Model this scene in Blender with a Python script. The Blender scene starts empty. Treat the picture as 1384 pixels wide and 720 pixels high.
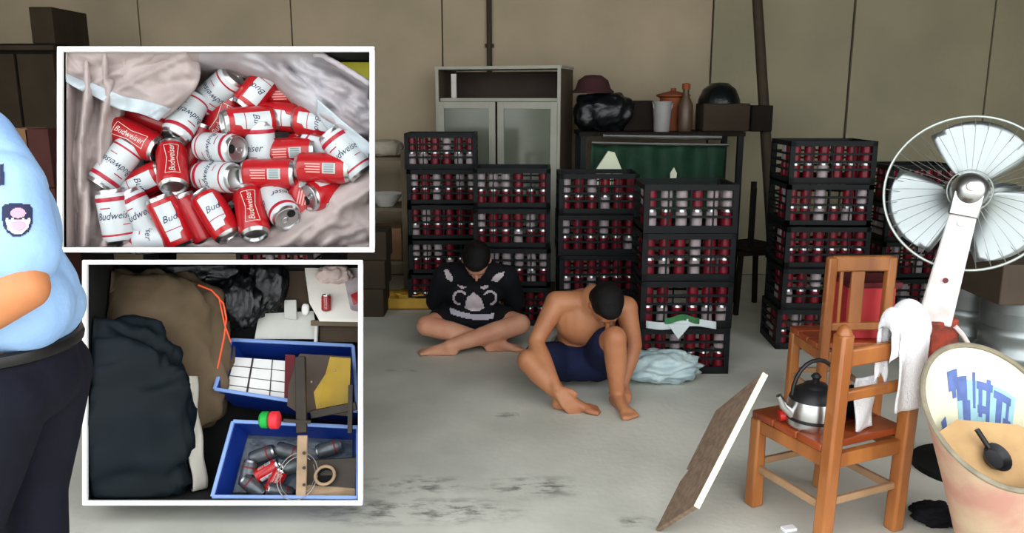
import bpy, bmesh, math, random
from mathutils import Vector, Matrix, noise, Euler
from mathutils.bvhtree import BVHTree

random.seed(7)
scene = bpy.context.scene
COL = scene.collection

# ------------------------------------------------------------------ camera
W, H, FPX = 1384, 720, 1100.0
PITCH = math.radians(11.8)
CP, SP = math.cos(PITCH), math.sin(PITCH)
CAM = Vector((0, 0, 1.5))
cd = bpy.data.cameras.new('camera')
cd.sensor_width = 36.0
cd.lens = 36.0 * FPX / W
cd.clip_start = 0.05
cam = bpy.data.objects.new('camera', cd)
cam.location = CAM
cam.rotation_euler = (math.pi / 2 - PITCH, 0, 0)
COL.objects.link(cam)
scene.camera = cam

# ------------------------------------------------------------------ light: overcast day through the open shed front
world = bpy.data.worlds.new('world')
scene.world = world
world.use_nodes = True
bg = world.node_tree.nodes['Background']
bg.inputs['Color'].default_value = (0.93, 0.97, 1.0, 1)
bg.inputs['Strength'].default_value = 3.4
vs = scene.view_settings
vs.view_transform = 'Standard'
vs.look = 'None'
vs.exposure = 0.0
vs.gamma = 1.0
vs.use_curve_mapping = False

# ------------------------------------------------------------------ geometry helpers
def ray(x, y):
    a = (x - 692.0) / FPX
    b = (y - 360.0) / FPX
    return Vector((a, CP - b * SP, -SP - b * CP))

def at(x, y, Y):
    r = ray(x, y)
    return CAM + r * (Y / r.y)

def onz(x, y, z):
    r = ray(x, y)
    return CAM + r * ((z - CAM.z) / r.z)

def mapto(v, loc):
    return Vector(v) - loc

ROOT = {}

class MB:
    def __init__(self):
        self.v = []
        self.f = []
        self.m = []
        self.mi = 0
    def add(self, vs_, fs_):
        n = len(self.v)
        self.v += [Vector(p) for p in vs_]
        for f in fs_:
            self.f.append(tuple(i + n for i in f))
            self.m.append(self.mi)
        return self
    def box(self, c, s, R=None, taper=1.0):
        c = Vector(c)
        hx, hy, hz = s[0] / 2, s[1] / 2, s[2] / 2
        pts = []
        for z in (-hz, hz):
            k = 1.0 if z < 0 else taper
            for x, y in ((-hx, -hy), (hx, -hy), (hx, hy), (-hx, hy)):
                p = Vector((x * k, y * k, z))
                if R is not None:
                    p = R @ p
                pts.append(c + p)
        return self.add(pts, [(3, 2, 1, 0), (4, 5, 6, 7), (0, 1, 5, 4), (1, 2, 6, 5), (2, 3, 7, 6), (3, 0, 4, 7)])
    def bar(self, p0, p1, w, h, up=(0, 0, 1), taper=1.0):
        p0, p1 = Vector(p0), Vector(p1)
        d = p1 - p0
        z = d.normalized()
        u = Vector(up)
        if abs(z.dot(u.normalized())) > 0.98:
            u = Vector((0, 1, 0))
        x = u.cross(z).normalized()
        y = z.cross(x)
        R = Matrix((x, y, z)).transposed()
        return self.box((p0 + p1) / 2, (w, h, d.length), R, taper)
    def tube(self, pts, r, n=8, caps=True):
        pts = [Vector(p) for p in pts]
        rs = r if isinstance(r, (list, tuple)) else [r] * len(pts)
        vs_, fs_ = [], []
        prev = None
        for i, p in enumerate(pts):
            t = (pts[min(i + 1, len(pts) - 1)] - pts[max(i - 1, 0)]).normalized()
            if prev is None:
                a = Vector((0, 0, 1)) if abs(t.z) < 0.9 else Vector((1, 0, 0))
                x = a.cross(t).normalized()
            else:
                x = (prev - t * prev.dot(t)).normalized()
            prev = x
            y = t.cross(x)
            for k in range(n):
                th = 2 * math.pi * k / n
                vs_.append(p + (x * math.cos(th) + y * math.sin(th)) * rs[i])
        for i in range(len(pts) - 1):
            for k in range(n):
                k2 = (k + 1) % n
                fs_.append((i * n + k, i * n + k2, (i + 1) * n + k2, (i + 1) * n + k))
        if caps:
            fs_.append(tuple(reversed(range(n))))
            m = (len(pts) - 1) * n
            fs_.append(tuple(m + k for k in range(n)))
        return self.add(vs_, fs_)
    def ring(self, c, R, r, M=None, n=32, k=6, sy=1.0):
        pts = []
        c = Vector(c)
        M = M or Matrix.Identity(3)
        vs_, fs_ = [], []
        for i in range(n):
            a = 2 * math.pi * i / n
            rad = Vector((math.cos(a), math.sin(a) * sy, 0))
            ctr = rad * R
            for j in range(k):
                b = 2 * math.pi * j / k
                p = ctr + rad.normalized() * (r * math.cos(b)) + Vector((0, 0, r * math.sin(b)))
                vs_.append(c + M @ p)
        for i in range(n):
            i2 = (i + 1) % n
            for j in range(k):
                j2 = (j + 1) % k
                fs_.append((i * k + j, i2 * k + j, i2 * k + j2, i * k + j2))
        return self.add(vs_, fs_)
    def lathe(self, prof, n=24, M=None, c=(0, 0, 0), arc=None):
        """prof: list of (r, z); r = 0 makes a pole"""
        M = M or Matrix.Identity(3)
        c = Vector(c)
        vs_, fs_, rows = [], [], []
        for r, z in prof:
            if r < 1e-6:
                rows.append([len(vs_)])
                vs_.append(c + M @ Vector((0, 0, z)))
            else:
                rows.append(list(range(len(vs_), len(vs_) + n)))
                for k in range(n):
                    a = 2 * math.pi * k / n
                    vs_.append(c + M @ Vector((r * math.cos(a), r * math.sin(a), z)))
        for A, B in zip(rows, rows[1:]):
            for k in range(n):
                k2 = (k + 1) % n
                if len(A) == 1 and len(B) == 1:
                    continue
                if len(A) == 1:
                    fs_.append((A[0], B[k2], B[k]))
                elif len(B) == 1:
                    fs_.append((A[k], A[k2], B[0]))
                else:
                    fs_.append((A[k], A[k2], B[k2], B[k]))
        return self.add(vs_, fs_)
    def grid(self, fn, nu, nv, wrap_u=False):
        vs_ = [fn(i / (nu if wrap_u else nu - 1), j / (nv - 1)) for j in range(nv) for i in range(nu)]
        fs_ = []
        for j in range(nv - 1):
            for i in range(nu if wrap_u else nu - 1):
                i2 = (i + 1) % nu
                fs_.append((j * nu + i, j * nu + i2, (j + 1) * nu + i2, (j + 1) * nu + i))
        return self.add(vs_, fs_)
    def prism(self, poly, off):
        """poly: list of 3D points (planar), extruded by vector off"""
        off = Vector(off)
        n = len(poly)
        vs_ = [Vector(p) for p in poly] + [Vector(p) + off for p in poly]
        fs_ = [tuple(reversed(range(n))), tuple(range(n, 2 * n))]
        for i in range(n):
            j = (i + 1) % n
            fs_.append((i, j, n + j, n + i))
        return self.add(vs_, fs_)
    def sphere(self, c, r, n=16, m=10, M=None):
        if not isinstance(r, (tuple, list)):
            r = (r, r, r)
        M = M or Matrix.Identity(3)
        c = Vector(c)
        vs_, fs_ = [], []
        vs_.append(c + M @ Vector((0, 0, -r[2])))
        for j in range(1, m):
            ph = -math.pi / 2 + math.pi * j / m
            for i in range(n):
                a = 2 * math.pi * i / n
                vs_.append(c + M @ Vector((r[0] * math.cos(ph) * math.cos(a), r[1] * math.cos(ph) * math.sin(a), r[2] * math.sin(ph))))
        vs_.append(c + M @ Vector((0, 0, r[2])))
        for i in range(n):
            fs_.append((0, 1 + (i + 1) % n, 1 + i))
        for j in range(m - 2):
            for i in range(n):
                a, b = 1 + j * n + i, 1 + j * n + (i + 1) % n
                fs_.append((a, b, b + n, a + n))
        last = len(vs_) - 1
        base = 1 + (m - 2) * n
        for i in range(n):
            fs_.append((base + i, base + (i + 1) % n, last))
        return self.add(vs_, fs_)
    def mesh(self, name, loc):
        me = bpy.data.meshes.new(name)
        me.from_pydata([p - loc for p in self.v], [], self.f)
        for p, mi in zip(me.polygons, self.m):
            p.material_index = mi
        bm = bmesh.new()
        bm.from_mesh(me)
        bmesh.ops.recalc_face_normals(bm, faces=bm.faces)
        bm.to_mesh(me)
        bm.free()
        return me
    def build(self, name, mat, parent=None, smooth=40, bevel=0.0, solid=0.0, subsurf=0, keep=False):
        if parent is not None:
            loc = ROOT.get(parent.name, Vector((0, 0, 0)))
        elif keep:
            loc = Vector((0, 0, 0))
        else:
            xs = [p.x for p in self.v]; ys = [p.y for p in self.v]; zs = [p.z for p in self.v]
            loc = Vector(((min(xs) + max(xs)) / 2, (min(ys) + max(ys)) / 2, min(zs)))
        me = self.mesh(name, loc)
        return link(name, me, mat, parent, loc, smooth, bevel, solid, subsurf)

def link(name, me, mat, parent, loc, smooth=40, bevel=0.0, solid=0.0, subsurf=0):
    mats = mat if isinstance(mat, (list, tuple)) else [mat]
    for m in mats:
        me.materials.append(m)
    if smooth:
        for p in me.polygons:
            p.use_smooth = True
        me.set_sharp_from_angle(angle=math.radians(smooth))
    o = bpy.data.objects.new(name, me)
    COL.objects.link(o)
    if parent is not None:
        o.parent = parent
    else:
        o.location = loc
    ROOT[o.name] = Vector(loc)
    if solid:
        md = o.modifiers.new('solid', 'SOLIDIFY'); md.thickness = solid; md.offset = 0
    if bevel:
        md = o.modifiers.new('bevel', 'BEVEL'); md.width = bevel; md.segments = 2; md.limit_method = 'ANGLE'
    if subsurf:
        md = o.modifiers.new('sub', 'SUBSURF'); md.levels = subsurf; md.render_levels = subsurf
    return o

def tag(o, label=None, cat=None, group=None, kind=None):
    if label: o['label'] = label
    if cat: o['category'] = cat
    if group: o['group'] = group
    if kind: o['kind'] = kind
    return o

def thing(name, label, cat, loc=(0, 0, 0), group=None):
    o = bpy.data.objects.new(name, None)
    o.empty_display_size = 0.05
    COL.objects.link(o)
    o.location = loc
    ROOT[o.name] = Vector(loc)
    return tag(o, label, cat, group)

def place(o, loc, R=None, scale=None):
    """move a thing that was built about the origin"""
    o.location = loc
    if R is not None:
        o.rotation_euler = R.to_euler()
    if scale is not None:
        o.scale = scale
    return o

def copy_tree(o, parent=None):
    c = o.copy()
    COL.objects.link(c)
    if parent is not None:
        c.parent = parent
    for ch in list(o.children):
        copy_tree(ch, c)
    return c

# ------------------------------------------------------------------ materials
def lin(c):
    return tuple(((v / 255.0) / 12.92 if v / 255.0 <= 0.04045 else ((v / 255.0 + 0.055) / 1.055) ** 2.4) for v in c)

def mat(name, rgb, rough=0.7, metal=0.0, var=0.15, scale=8.0, bump=0.0, bscale=60.0, spec=0.4, rgb2=None, coat=0.0, stretch=None, trans=0.0):
    """rgb in sRGB 0-255: surface colour with a soft procedural variation and fine relief"""
    m = bpy.data.materials.new(name)
    m.use_nodes = True
    nt = m.node_tree
    N, L = nt.nodes, nt.links
    p = N['Principled BSDF']
    p.inputs['Roughness'].default_value = rough
    p.inputs['Metallic'].default_value = metal
    p.inputs['Specular IOR Level'].default_value = spec
    p.inputs['Coat Weight'].default_value = coat
    p.inputs['Transmission Weight'].default_value = trans
    c1 = lin(rgb)
    c2 = lin(rgb2) if rgb2 else tuple(v * (1 - var) for v in c1)
    tc = N.new('ShaderNodeTexCoord')
    src = tc.outputs['Object']
    if stretch:
        mp = N.new('ShaderNodeMapping')
        mp.inputs['Scale'].default_value = stretch
        L.new(src, mp.inputs['Vector'])
        src = mp.outputs['Vector']
    no = N.new('ShaderNodeTexNoise')
    no.inputs['Scale'].default_value = scale
    no.inputs['Detail'].default_value = 4
    L.new(src, no.inputs['Vector'])
    mx = N.new('ShaderNodeMix')
    mx.data_type = 'RGBA'
    mx.inputs[6].default_value = (*c1, 1)
    mx.inputs[7].default_value = (*c2, 1)
    rp = N.new('ShaderNodeValToRGB')
    rp.color_ramp.elements[0].position = 0.35
    rp.color_ramp.elements[1].position = 0.65
    L.new(no.outputs['Fac'], rp.inputs['Fac'])
    L.new(rp.outputs['Color'], mx.inputs[0])
    L.new(mx.outputs[2], p.inputs['Base Color'])
    if bump:
        n2 = N.new('ShaderNodeTexNoise')
        n2.inputs['Scale'].default_value = bscale
        n2.inputs['Detail'].default_value = 5
        L.new(src, n2.inputs['Vector'])
        b = N.new('ShaderNodeBump')
        b.inputs['Strength'].default_value = bump
        b.inputs['Distance'].default_value = 0.01
        L.new(n2.outputs['Fac'], b.inputs['Height'])
        L.new(b.outputs['Normal'], p.inputs['Normal'])
    return m

M = {}
M['plaster'] = mat('plaster', (176, 158, 132), 0.9, var=0.14, scale=1.6, bump=0.2, bscale=25, rgb2=(160, 146, 122))
M['plaster_green'] = mat('plaster_green', (158, 150, 122), 0.9, var=0.14, scale=1.4, bump=0.2, bscale=25, rgb2=(146, 138, 114))
M['joint'] = mat('joint', (66, 55, 40), 0.9)
M['plaster_side'] = mat('plaster_side', (84, 76, 64), 0.9, scale=1.5, bump=0.2)
M['ceiling'] = mat('ceiling', (92, 90, 84), 0.9, scale=2)
M['dark_wood'] = mat('dark_wood', (52, 40, 30), 0.7, var=0.4, scale=6, stretch=(1, 1, 0.15), bump=0.2)
M['dark_plastic'] = mat('dark_plastic', (25, 27, 28), 0.5, var=0.3, scale=5, spec=0.15)
M['black_cloth'] = mat('black_cloth', (22, 22, 26), 0.9, scale=12, bump=0.3, spec=0.15)
M['black_bag'] = mat('black_bag', (16, 18, 20), 0.28, var=0.3, scale=9, bump=0.6, bscale=18)
M['silver'] = mat('silver', (205, 205, 205), 0.28, metal=1.0, var=0.12, scale=20)
M['steel'] = mat('steel', (175, 178, 178), 0.35, metal=1.0, var=0.2, scale=6)
M['keg'] = mat('keg', (165, 172, 172), 0.42, metal=0.85, var=0.3, scale=4)
M['can_red'] = mat('can_red', (176, 20, 28), 0.3, var=0.18, scale=10, coat=0.3)
M['can_white'] = mat('can_white', (196, 202, 204), 0.3, var=0.07, scale=10, coat=0.3)
M['can_dull'] = mat('can_dull', (96, 100, 104), 0.35, metal=0.5, var=0.4, scale=14)
M['can_band'] = mat('can_band', (170, 28, 50), 0.3, var=0.1)
M['can_blue'] = mat('can_blue', (40, 48, 78), 0.4)
M['can_pale'] = mat('can_pale', (214, 206, 196), 0.35, var=0.08)
M['can_pink'] = mat('can_pink', (226, 150, 142), 0.35, var=0.08)
M['barcode'] = mat('barcode', (178, 186, 184), 0.4, var=0.05)
M['barcode_line'] = mat('barcode_line', (80, 88, 92), 0.4)
M['hole'] = mat('hole', (10, 10, 10), 0.9)
M['crate_red'] = mat('crate_red', (118, 16, 34), 0.35, var=0.35, scale=9)
M['crate_white'] = mat('crate_white', (160, 146, 148), 0.35, var=0.2, scale=9)
M['frame_white'] = mat('frame_white', (250, 250, 250), 0.6, var=0.01)
M['case_inner'] = mat('case_inner', (24, 23, 22), 0.9, var=0.2)
M['sack_cloth'] = mat('sack_cloth', (180, 166, 163), 0.9, var=0.1, scale=5, bump=0.08, bscale=12, rgb2=(166, 152, 148))
M['sack_grey'] = mat('sack_grey', (182, 179, 184), 0.85, var=0.14, scale=6, bump=0.1, bscale=10, rgb2=(160, 150, 152))
M['sack_pale'] = mat('sack_pale', (190, 200, 206), 0.8, var=0.06, scale=16, bump=0.2)
M['yellow_panel'] = mat('yellow_panel', (196, 188, 44), 0.6, var=0.2, scale=3, rgb2=(158, 150, 32))
M['sack_brown'] = mat('sack_brown', (108, 90, 72), 0.92, var=0.25, scale=5, bump=0.15, bscale=14, rgb2=(86, 73, 54), spec=0.15)
M['sack_dark'] = mat('sack_dark', (14, 23, 30), 0.6, var=0.35, scale=5, bump=0.1, bscale=14, rgb2=(12, 20, 23), spec=0.15)
M['sack_edge'] = mat('sack_edge', (206, 200, 186), 0.9, var=0.12, scale=10, bump=0.3)
M['orange_string'] = mat('orange_string', (226, 84, 44), 0.6)
M['tub_blue'] = mat('tub_blue', (16, 44, 124), 0.35, var=0.2, scale=4)
M['tub_rim'] = mat('tub_rim', (130, 160, 216), 0.35, var=0.1, scale=4)
M['tub_murk'] = mat('tub_murk', (62, 72, 84), 0.12, var=0.4, scale=14, bump=0.2, bscale=14)
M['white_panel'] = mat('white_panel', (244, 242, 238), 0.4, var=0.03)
M['reflected_bar'] = mat('reflected_bar', (52, 40, 38), 0.6)
M['brown_plate'] = mat('brown_plate', (66, 50, 36), 0.55, var=0.3, scale=6)
M['yellow_plate'] = mat('yellow_plate', (172, 138, 26), 0.5, var=0.3, scale=6)
M['machine_iron'] = mat('machine_iron', (56, 48, 40), 0.5, metal=0.4, var=0.3, scale=12)
M['machine_beige'] = mat('machine_beige', (168, 140, 110), 0.6, var=0.3, scale=12)
M['knob_green'] = mat('knob_green', (26, 172, 66), 0.5, var=0.2)
M['knob_red'] = mat('knob_red', (236, 52, 62), 0.5, var=0.2)
M['wire'] = mat('wire', (190, 184, 176), 0.4, metal=0.6)
M['pale_board'] = mat('pale_board', (214, 212, 204), 0.8, var=0.15, scale=6)
M['table_white'] = mat('table_white', (244, 238, 228), 0.6, var=0.04)
M['pink_bag'] = mat('pink_bag', (232, 206, 200), 0.5, var=0.15, scale=10, bump=0.3)
M['carton_print'] = mat('carton_print', (190, 178, 180), 0.7, var=0.3, scale=16, rgb2=(150, 130, 140))
M['brown_curtain'] = mat('brown_curtain', (74, 60, 46), 0.9, var=0.3)
M['chair_wood'] = mat('chair_wood', (184, 116, 58), 0.4, var=0.4, scale=9, stretch=(1, 1, 0.25), rgb2=(146, 84, 38), coat=0.3)
M['seat_wood'] = mat('seat_wood', (176, 84, 40), 0.35, var=0.4, scale=6, stretch=(0.3, 1, 1), rgb2=(130, 54, 24), coat=0.3)
M['rail_pale'] = mat('rail_pale', (176, 140, 104), 0.5, var=0.2)
M['towel'] = mat('towel', (246, 246, 248), 0.95, var=0.03, scale=20, bump=0.5, bscale=160)
M['kettle_black'] = mat('kettle_black', (26, 24, 26), 0.4)
M['red_plastic'] = mat('red_plastic', (206, 40, 34), 0.25, var=0.2)
M['red_box'] = mat('red_box', (214, 62, 66), 0.5, var=0.15)
M['red_dark'] = mat('red_dark', (110, 30, 36), 0.6, var=0.2)
M['fan_paint'] = mat('fan_paint', (236, 240, 240), 0.5, var=0.08, scale=18, rgb2=(228, 212, 206))
M['fan_blade'] = mat('fan_blade', (166, 172, 172), 0.35, metal=0.9, var=0.15, scale=4)
M['fan_wire'] = mat('fan_wire', (170, 176, 168), 0.35, metal=0.7)
M['rust'] = mat('rust', (168, 62, 40), 0.7, var=0.4, scale=22, rgb2=(112, 52, 38), bump=0.3)
M['basket_cream'] = mat('basket_cream', (240, 236, 206), 0.7, var=0.08, scale=10, bump=0.2, bscale=120)
M['print_blue'] = mat('print_blue', (104, 124, 186), 0.7, var=0.25, scale=24)
M['print_cyan'] = mat('print_cyan', (168, 212, 226), 0.7, var=0.15, scale=24)
M['basket_out'] = mat('basket_out', (210, 184, 152), 0.75, var=0.15, scale=6, rgb2=(196, 144, 126))
M['basket_rim'] = mat('basket_rim', (150, 140, 118), 0.7, var=0.3, scale=20)
M['cardboard'] = mat('cardboard', (196, 160, 112), 0.85, var=0.12, scale=8, rgb2=(176, 138, 96))
M['board_face'] = mat('board_face', (142, 118, 98), 0.85, var=0.3, scale=40, rgb2=(116, 96, 80), bump=0.3, bscale=80)
M['board_edge'] = mat('board_edge', (236, 222, 196), 0.8, var=0.06)
M['skin_tan'] = mat('skin_tan', (180, 122, 84), 0.5, var=0.14, scale=7, rgb2=(164, 104, 70))
M['skin_pale'] = mat('skin_pale', (216, 160, 128), 0.5, var=0.1, scale=7, rgb2=(204, 140, 110))
M['skin_arm'] = mat('skin_arm', (202, 132, 84), 0.5, var=0.1, scale=7, rgb2=(186, 112, 70))
M['hair'] = mat('hair', (18, 15, 14), 0.6, var=0.3, scale=60, bump=0.5, bscale=160, spec=0.15)
M['eye'] = mat('eye', (120, 100, 88), 0.3)
M['shorts_navy'] = mat('shorts_navy', (28, 34, 62), 0.9, var=0.2, scale=14, bump=0.25, spec=0.15)
M['waistband'] = mat('waistband', (190, 186, 184), 0.9)
M['tee_black'] = mat('tee_black', (22, 23, 27), 0.9, var=0.2, scale=10, bump=0.25, spec=0.15)
M['tee_print'] = mat('tee_print', (196, 184, 188), 0.9, var=0.2, scale=20)
M['tee_trim'] = mat('tee_trim', (178, 172, 184), 0.9, var=0.1)
M['shirt_blue'] = mat('shirt_blue', (162, 198, 238), 0.8, var=0.1, scale=6, rgb2=(146, 182, 228), bump=0.2, bscale=60)
M['trousers'] = mat('trousers', (24, 25, 36), 0.85, var=0.2, scale=10, bump=0.2, spec=0.15)
M['patch_navy'] = mat('patch_navy', (44, 48, 78), 0.8, var=0.2)
M['patch_white'] = mat('patch_white', (222, 220, 232), 0.8, var=0.1)
M['patch_pink'] = mat('patch_pink', (222, 168, 190), 0.8, var=0.2)
M['leather'] = mat('leather', (22, 20, 20), 0.4)
M['cabinet_edge'] = mat('cabinet_edge', (168, 166, 152), 0.6, var=0.12, scale=6)
M['cabinet_side'] = mat('cabinet_side', (84, 70, 56), 0.7, var=0.2)
M['cabinet_in'] = mat('cabinet_in', (58, 46, 38), 0.8, var=0.2)
M['cabinet_glass'] = mat('cabinet_glass', (112, 116, 102), 0.12, var=0.2, scale=3)
M['pale_box'] = mat('pale_box', (206, 200, 192), 0.8)
M['green_cloth'] = mat('green_cloth', (18, 62, 38), 0.7, var=0.35, scale=7, bump=0.3)
M['pale_green'] = mat('pale_green', (232, 236, 206), 0.7, var=0.04)
M['maroon'] = mat('maroon', (66, 32, 34), 0.8, var=0.2)
M['bucket_grey'] = mat('bucket_grey', (150, 148, 146), 0.5, var=0.15)
M['orange_dull'] = mat('orange_dull', (140, 70, 34), 0.7)
M['bottle_brown'] = mat('bottle_brown', (86, 66, 48), 0.35)
M['cupboard_brown'] = mat('cupboard_brown', (62, 52, 40), 0.8, var=0.3, scale=4, spec=0.15)
M['cupboard_dark'] = mat('cupboard_dark', (34, 28, 24), 0.9, var=0.3, spec=0.15)
M['carton_red'] = mat('carton_red', (80, 38, 32), 0.8, var=0.3)
M['carton_tan'] = mat('carton_tan', (140, 104, 72), 0.85, var=0.2)
M['shelf_wood'] = mat('shelf_wood', (110, 96, 76), 0.8, var=0.25, scale=6)
M['sack_light'] = mat('sack_light', (170, 160, 142), 0.9, var=0.15, bump=0.3)
M['yellow_tray'] = mat('yellow_tray', (206, 160, 56), 0.6, var=0.25)
M['bag_teal'] = mat('bag_teal', (196, 214, 214), 0.5, var=0.12, scale=10, bump=0.3, rgb2=(168, 190, 194))
M['towel_green'] = mat('towel_green', (60, 120, 72), 0.9, var=0.3, scale=18)
M['towel_teal'] = mat('towel_teal', (206, 216, 216), 0.9, var=0.08)
M['pole_wood'] = mat('pole_wood', (62, 50, 36), 0.8, var=0.3)

def floor_mat():
    m = mat('concrete', (212, 210, 198), 0.55, var=0.12, scale=2.2, bump=0.15, bscale=30, rgb2=(190, 190, 178))
    nt = m.node_tree; N, L = nt.nodes, nt.links
    p = N['Principled BSDF']
    base = p.inputs['Base Color'].links[0].from_socket
    geo = N.new('ShaderNodeNewGeometry')
    fac = None
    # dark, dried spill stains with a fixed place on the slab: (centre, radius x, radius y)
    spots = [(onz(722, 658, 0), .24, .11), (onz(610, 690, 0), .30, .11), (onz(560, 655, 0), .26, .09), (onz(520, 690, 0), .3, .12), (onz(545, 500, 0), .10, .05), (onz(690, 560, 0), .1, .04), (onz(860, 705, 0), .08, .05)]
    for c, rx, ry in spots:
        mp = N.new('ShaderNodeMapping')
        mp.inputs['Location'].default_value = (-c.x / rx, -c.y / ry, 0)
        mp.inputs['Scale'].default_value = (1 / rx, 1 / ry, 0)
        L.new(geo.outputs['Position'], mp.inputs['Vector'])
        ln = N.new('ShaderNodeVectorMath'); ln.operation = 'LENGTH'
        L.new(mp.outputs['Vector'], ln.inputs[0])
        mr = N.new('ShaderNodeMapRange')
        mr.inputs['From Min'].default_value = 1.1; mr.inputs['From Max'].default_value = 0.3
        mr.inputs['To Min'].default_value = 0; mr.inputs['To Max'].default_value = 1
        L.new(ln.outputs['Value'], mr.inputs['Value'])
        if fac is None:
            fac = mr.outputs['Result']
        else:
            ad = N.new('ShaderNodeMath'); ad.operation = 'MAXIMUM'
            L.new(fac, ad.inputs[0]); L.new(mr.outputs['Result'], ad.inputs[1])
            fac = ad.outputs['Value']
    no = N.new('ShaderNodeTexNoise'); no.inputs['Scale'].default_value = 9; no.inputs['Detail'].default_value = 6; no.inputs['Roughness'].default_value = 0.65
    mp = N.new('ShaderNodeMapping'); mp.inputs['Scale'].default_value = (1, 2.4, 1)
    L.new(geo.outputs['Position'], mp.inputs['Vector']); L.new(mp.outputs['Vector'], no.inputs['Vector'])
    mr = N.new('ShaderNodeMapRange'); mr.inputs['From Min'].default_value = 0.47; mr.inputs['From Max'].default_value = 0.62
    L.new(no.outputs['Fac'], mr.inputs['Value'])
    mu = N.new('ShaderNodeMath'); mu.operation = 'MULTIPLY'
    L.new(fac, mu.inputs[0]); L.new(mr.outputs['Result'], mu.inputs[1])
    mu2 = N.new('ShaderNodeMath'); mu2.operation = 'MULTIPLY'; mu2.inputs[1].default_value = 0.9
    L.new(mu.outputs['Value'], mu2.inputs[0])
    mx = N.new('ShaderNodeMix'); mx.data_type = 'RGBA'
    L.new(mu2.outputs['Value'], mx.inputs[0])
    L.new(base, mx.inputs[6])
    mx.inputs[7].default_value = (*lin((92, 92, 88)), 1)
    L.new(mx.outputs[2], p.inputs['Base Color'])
    return m
M['concrete'] = floor_mat()

# ------------------------------------------------------------------ the shed
YW = 6.8
def structure(name, mb, m, **k):
    return tag(mb.build(name, m, **k), kind='structure')

structure('floor', MB().box((0, -21.5, -0.05), (60, 57, 0.1)), M['concrete'], smooth=0, keep=True)
structure('ceiling', MB().box((0, 4.0, 3.75), (9.4, 5.8, 0.1)), M['ceiling'], smooth=0)
structure('wall_left', MB().box((-4.65, 4.0, 1.85), (0.1, 5.8, 3.7)), M['plaster_side'], smooth=0)
structure('wall_right', MB().box((4.65, 4.0, 1.85), (0.1, 5.8, 3.7)), M['plaster_side'], smooth=0)
wr = structure('wall_rear', MB().box((0, YW + 0.08, 1.85), (9.4, 0.1, 3.7)), M['joint'], smooth=0)
xs = [-4.6] + [at(px_, 60, YW).x for px_ in (190, 395, 598, 962, 1152, 1341)] + [4.6]
for i in range(len(xs) - 1):
    gap = 0.008 if i not in (4, 5) else 0.016
    cx, w = (xs[i] + xs[i + 1]) / 2, xs[i + 1] - xs[i] - gap * 1.2
    MB().box((cx, YW + 0.02, 1.85), (w, 0.03, 3.68)).build('wall_panel', M['plaster_green'] if i >= 4 else M['plaster'], wr, bevel=0.004, smooth=0)

# conduit and a leaning pole against the rear wall
p0, p1 = at(661, 0, YW - .02), at(656, 100, YW - .02)
t = thing('wall_conduit', 'dark vertical pipe running up the plaster wall above the cabinet', 'pipe', (p1.x, p1.y, 1.6))
MB().tube([(p0.x, YW - .02, 3.6), (p0.x, YW - .02, 1.62)], 0.022, 10).build('pipe', M['pole_wood'], t)
for z in (1.9, 2.6, 3.3):
    MB().box((p0.x, YW - .005, z), (0.075, 0.03, 0.03)).build('clip', M['joint'], t)
pt = at(1021, -40, 6.3); pb = at(1036, 200, 6.2)
d = (pb - pt).normalized()
pf = pb + d * (pb.z / -d.z)
tag(MB().tube([pt - d * 0.6, pb, pf], [0.035, 0.04, 0.045], 10).build('wooden_pole', M['pole_wood']), 'tall dark wooden pole leaning against the rear wall', 'pole')

# ------------------------------------------------------------------ beer crates and their cans
CW, CD, CH = 0.50, 0.36, 0.262
def box_mesh(name, s, bev=0.0):
    return MB().box((0, 0, 0), s).mesh(name, Vector((0, 0, 0)))
crate_meshes = {}
def make_crate():
    t = thing('plastic_crate', 'x', 'crate')
    m = M['dark_plastic']
    b = MB().box((0, 0, 0.006), (CW, CD, 0.012))
    for s in (-1, 1):
        b.box((0, s * (CD / 2 - .006), .02), (CW, .012, .04)).box((s * (CW / 2 - .006), 0, .02), (.012, CD, .04))
    b.build('base', m, t, smooth=0)
    r = MB()
    for s in (-1, 1):
        r.box((0, s * (CD / 2 - .008), CH - .018), (CW, .016, .03)).box((s * (CW / 2 - .008), 0, CH - .018), (.016, CD, .03))
    r.build('rim', m, t, smooth=0)
    for sx in (-1, 1):
        for sy in (-1, 1):
            MB().box((sx * (CW / 2 - .014), sy * (CD / 2 - .014), CH / 2), (.028, .028, CH - .01)).build('corner_post', m, t, smooth=0)
    me = None
    for s in (-1, 1):
        for z in (0.088, 0.135, 0.182):
            MB().box((0, s * (CD / 2 - .004), z), (CW - .03, .007, .013)).build('slat', m, t, smooth=0)
            MB().box((s * (CW / 2 - .004), 0, z), (.007, CD - .03, .013)).build('slat', m, t, smooth=0)
    for s in (-1, 1):
        for x in (-.12, 0.0, .12):
            MB().box((x, s * (CD / 2 - .004), CH / 2), (.008, .006, CH - .03)).build('bar', m, t, smooth=0)
    return t

def small_can_mesh(name, prot):
    mb = MB()
    r, h = .031, .112
    mb.mi = 1
    mb.lathe([(0, .004), (r * .7, .004), (r * .74, 0), (r * .8, .002)], 12)
    mb.lathe([(r * .8, .002), (r, .014)], 12)
    mb.mi = 0
    mb.lathe([(r, .014), (r, h - .014)], 12)
    mb.mi = 1
    mb.lathe([(r, h - .014), (r * .84, h - .002), (r * .86, h), (r * .8, h), (r * .78, h - .006), (0, h - .006)], 12)
    me = mb.mesh(name, Vector((0, 0, 0)))
    for p in me.polygons:
        p.use_smooth = True
    me.set_sharp_from_angle(angle=math.radians(40))
    me.materials.append(prot); me.materials.append(M['silver'])
    return me
SC = [small_can_mesh('beer_can_red', M['crate_red']), small_can_mesh('beer_can_pale', M['crate_white'])]

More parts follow.
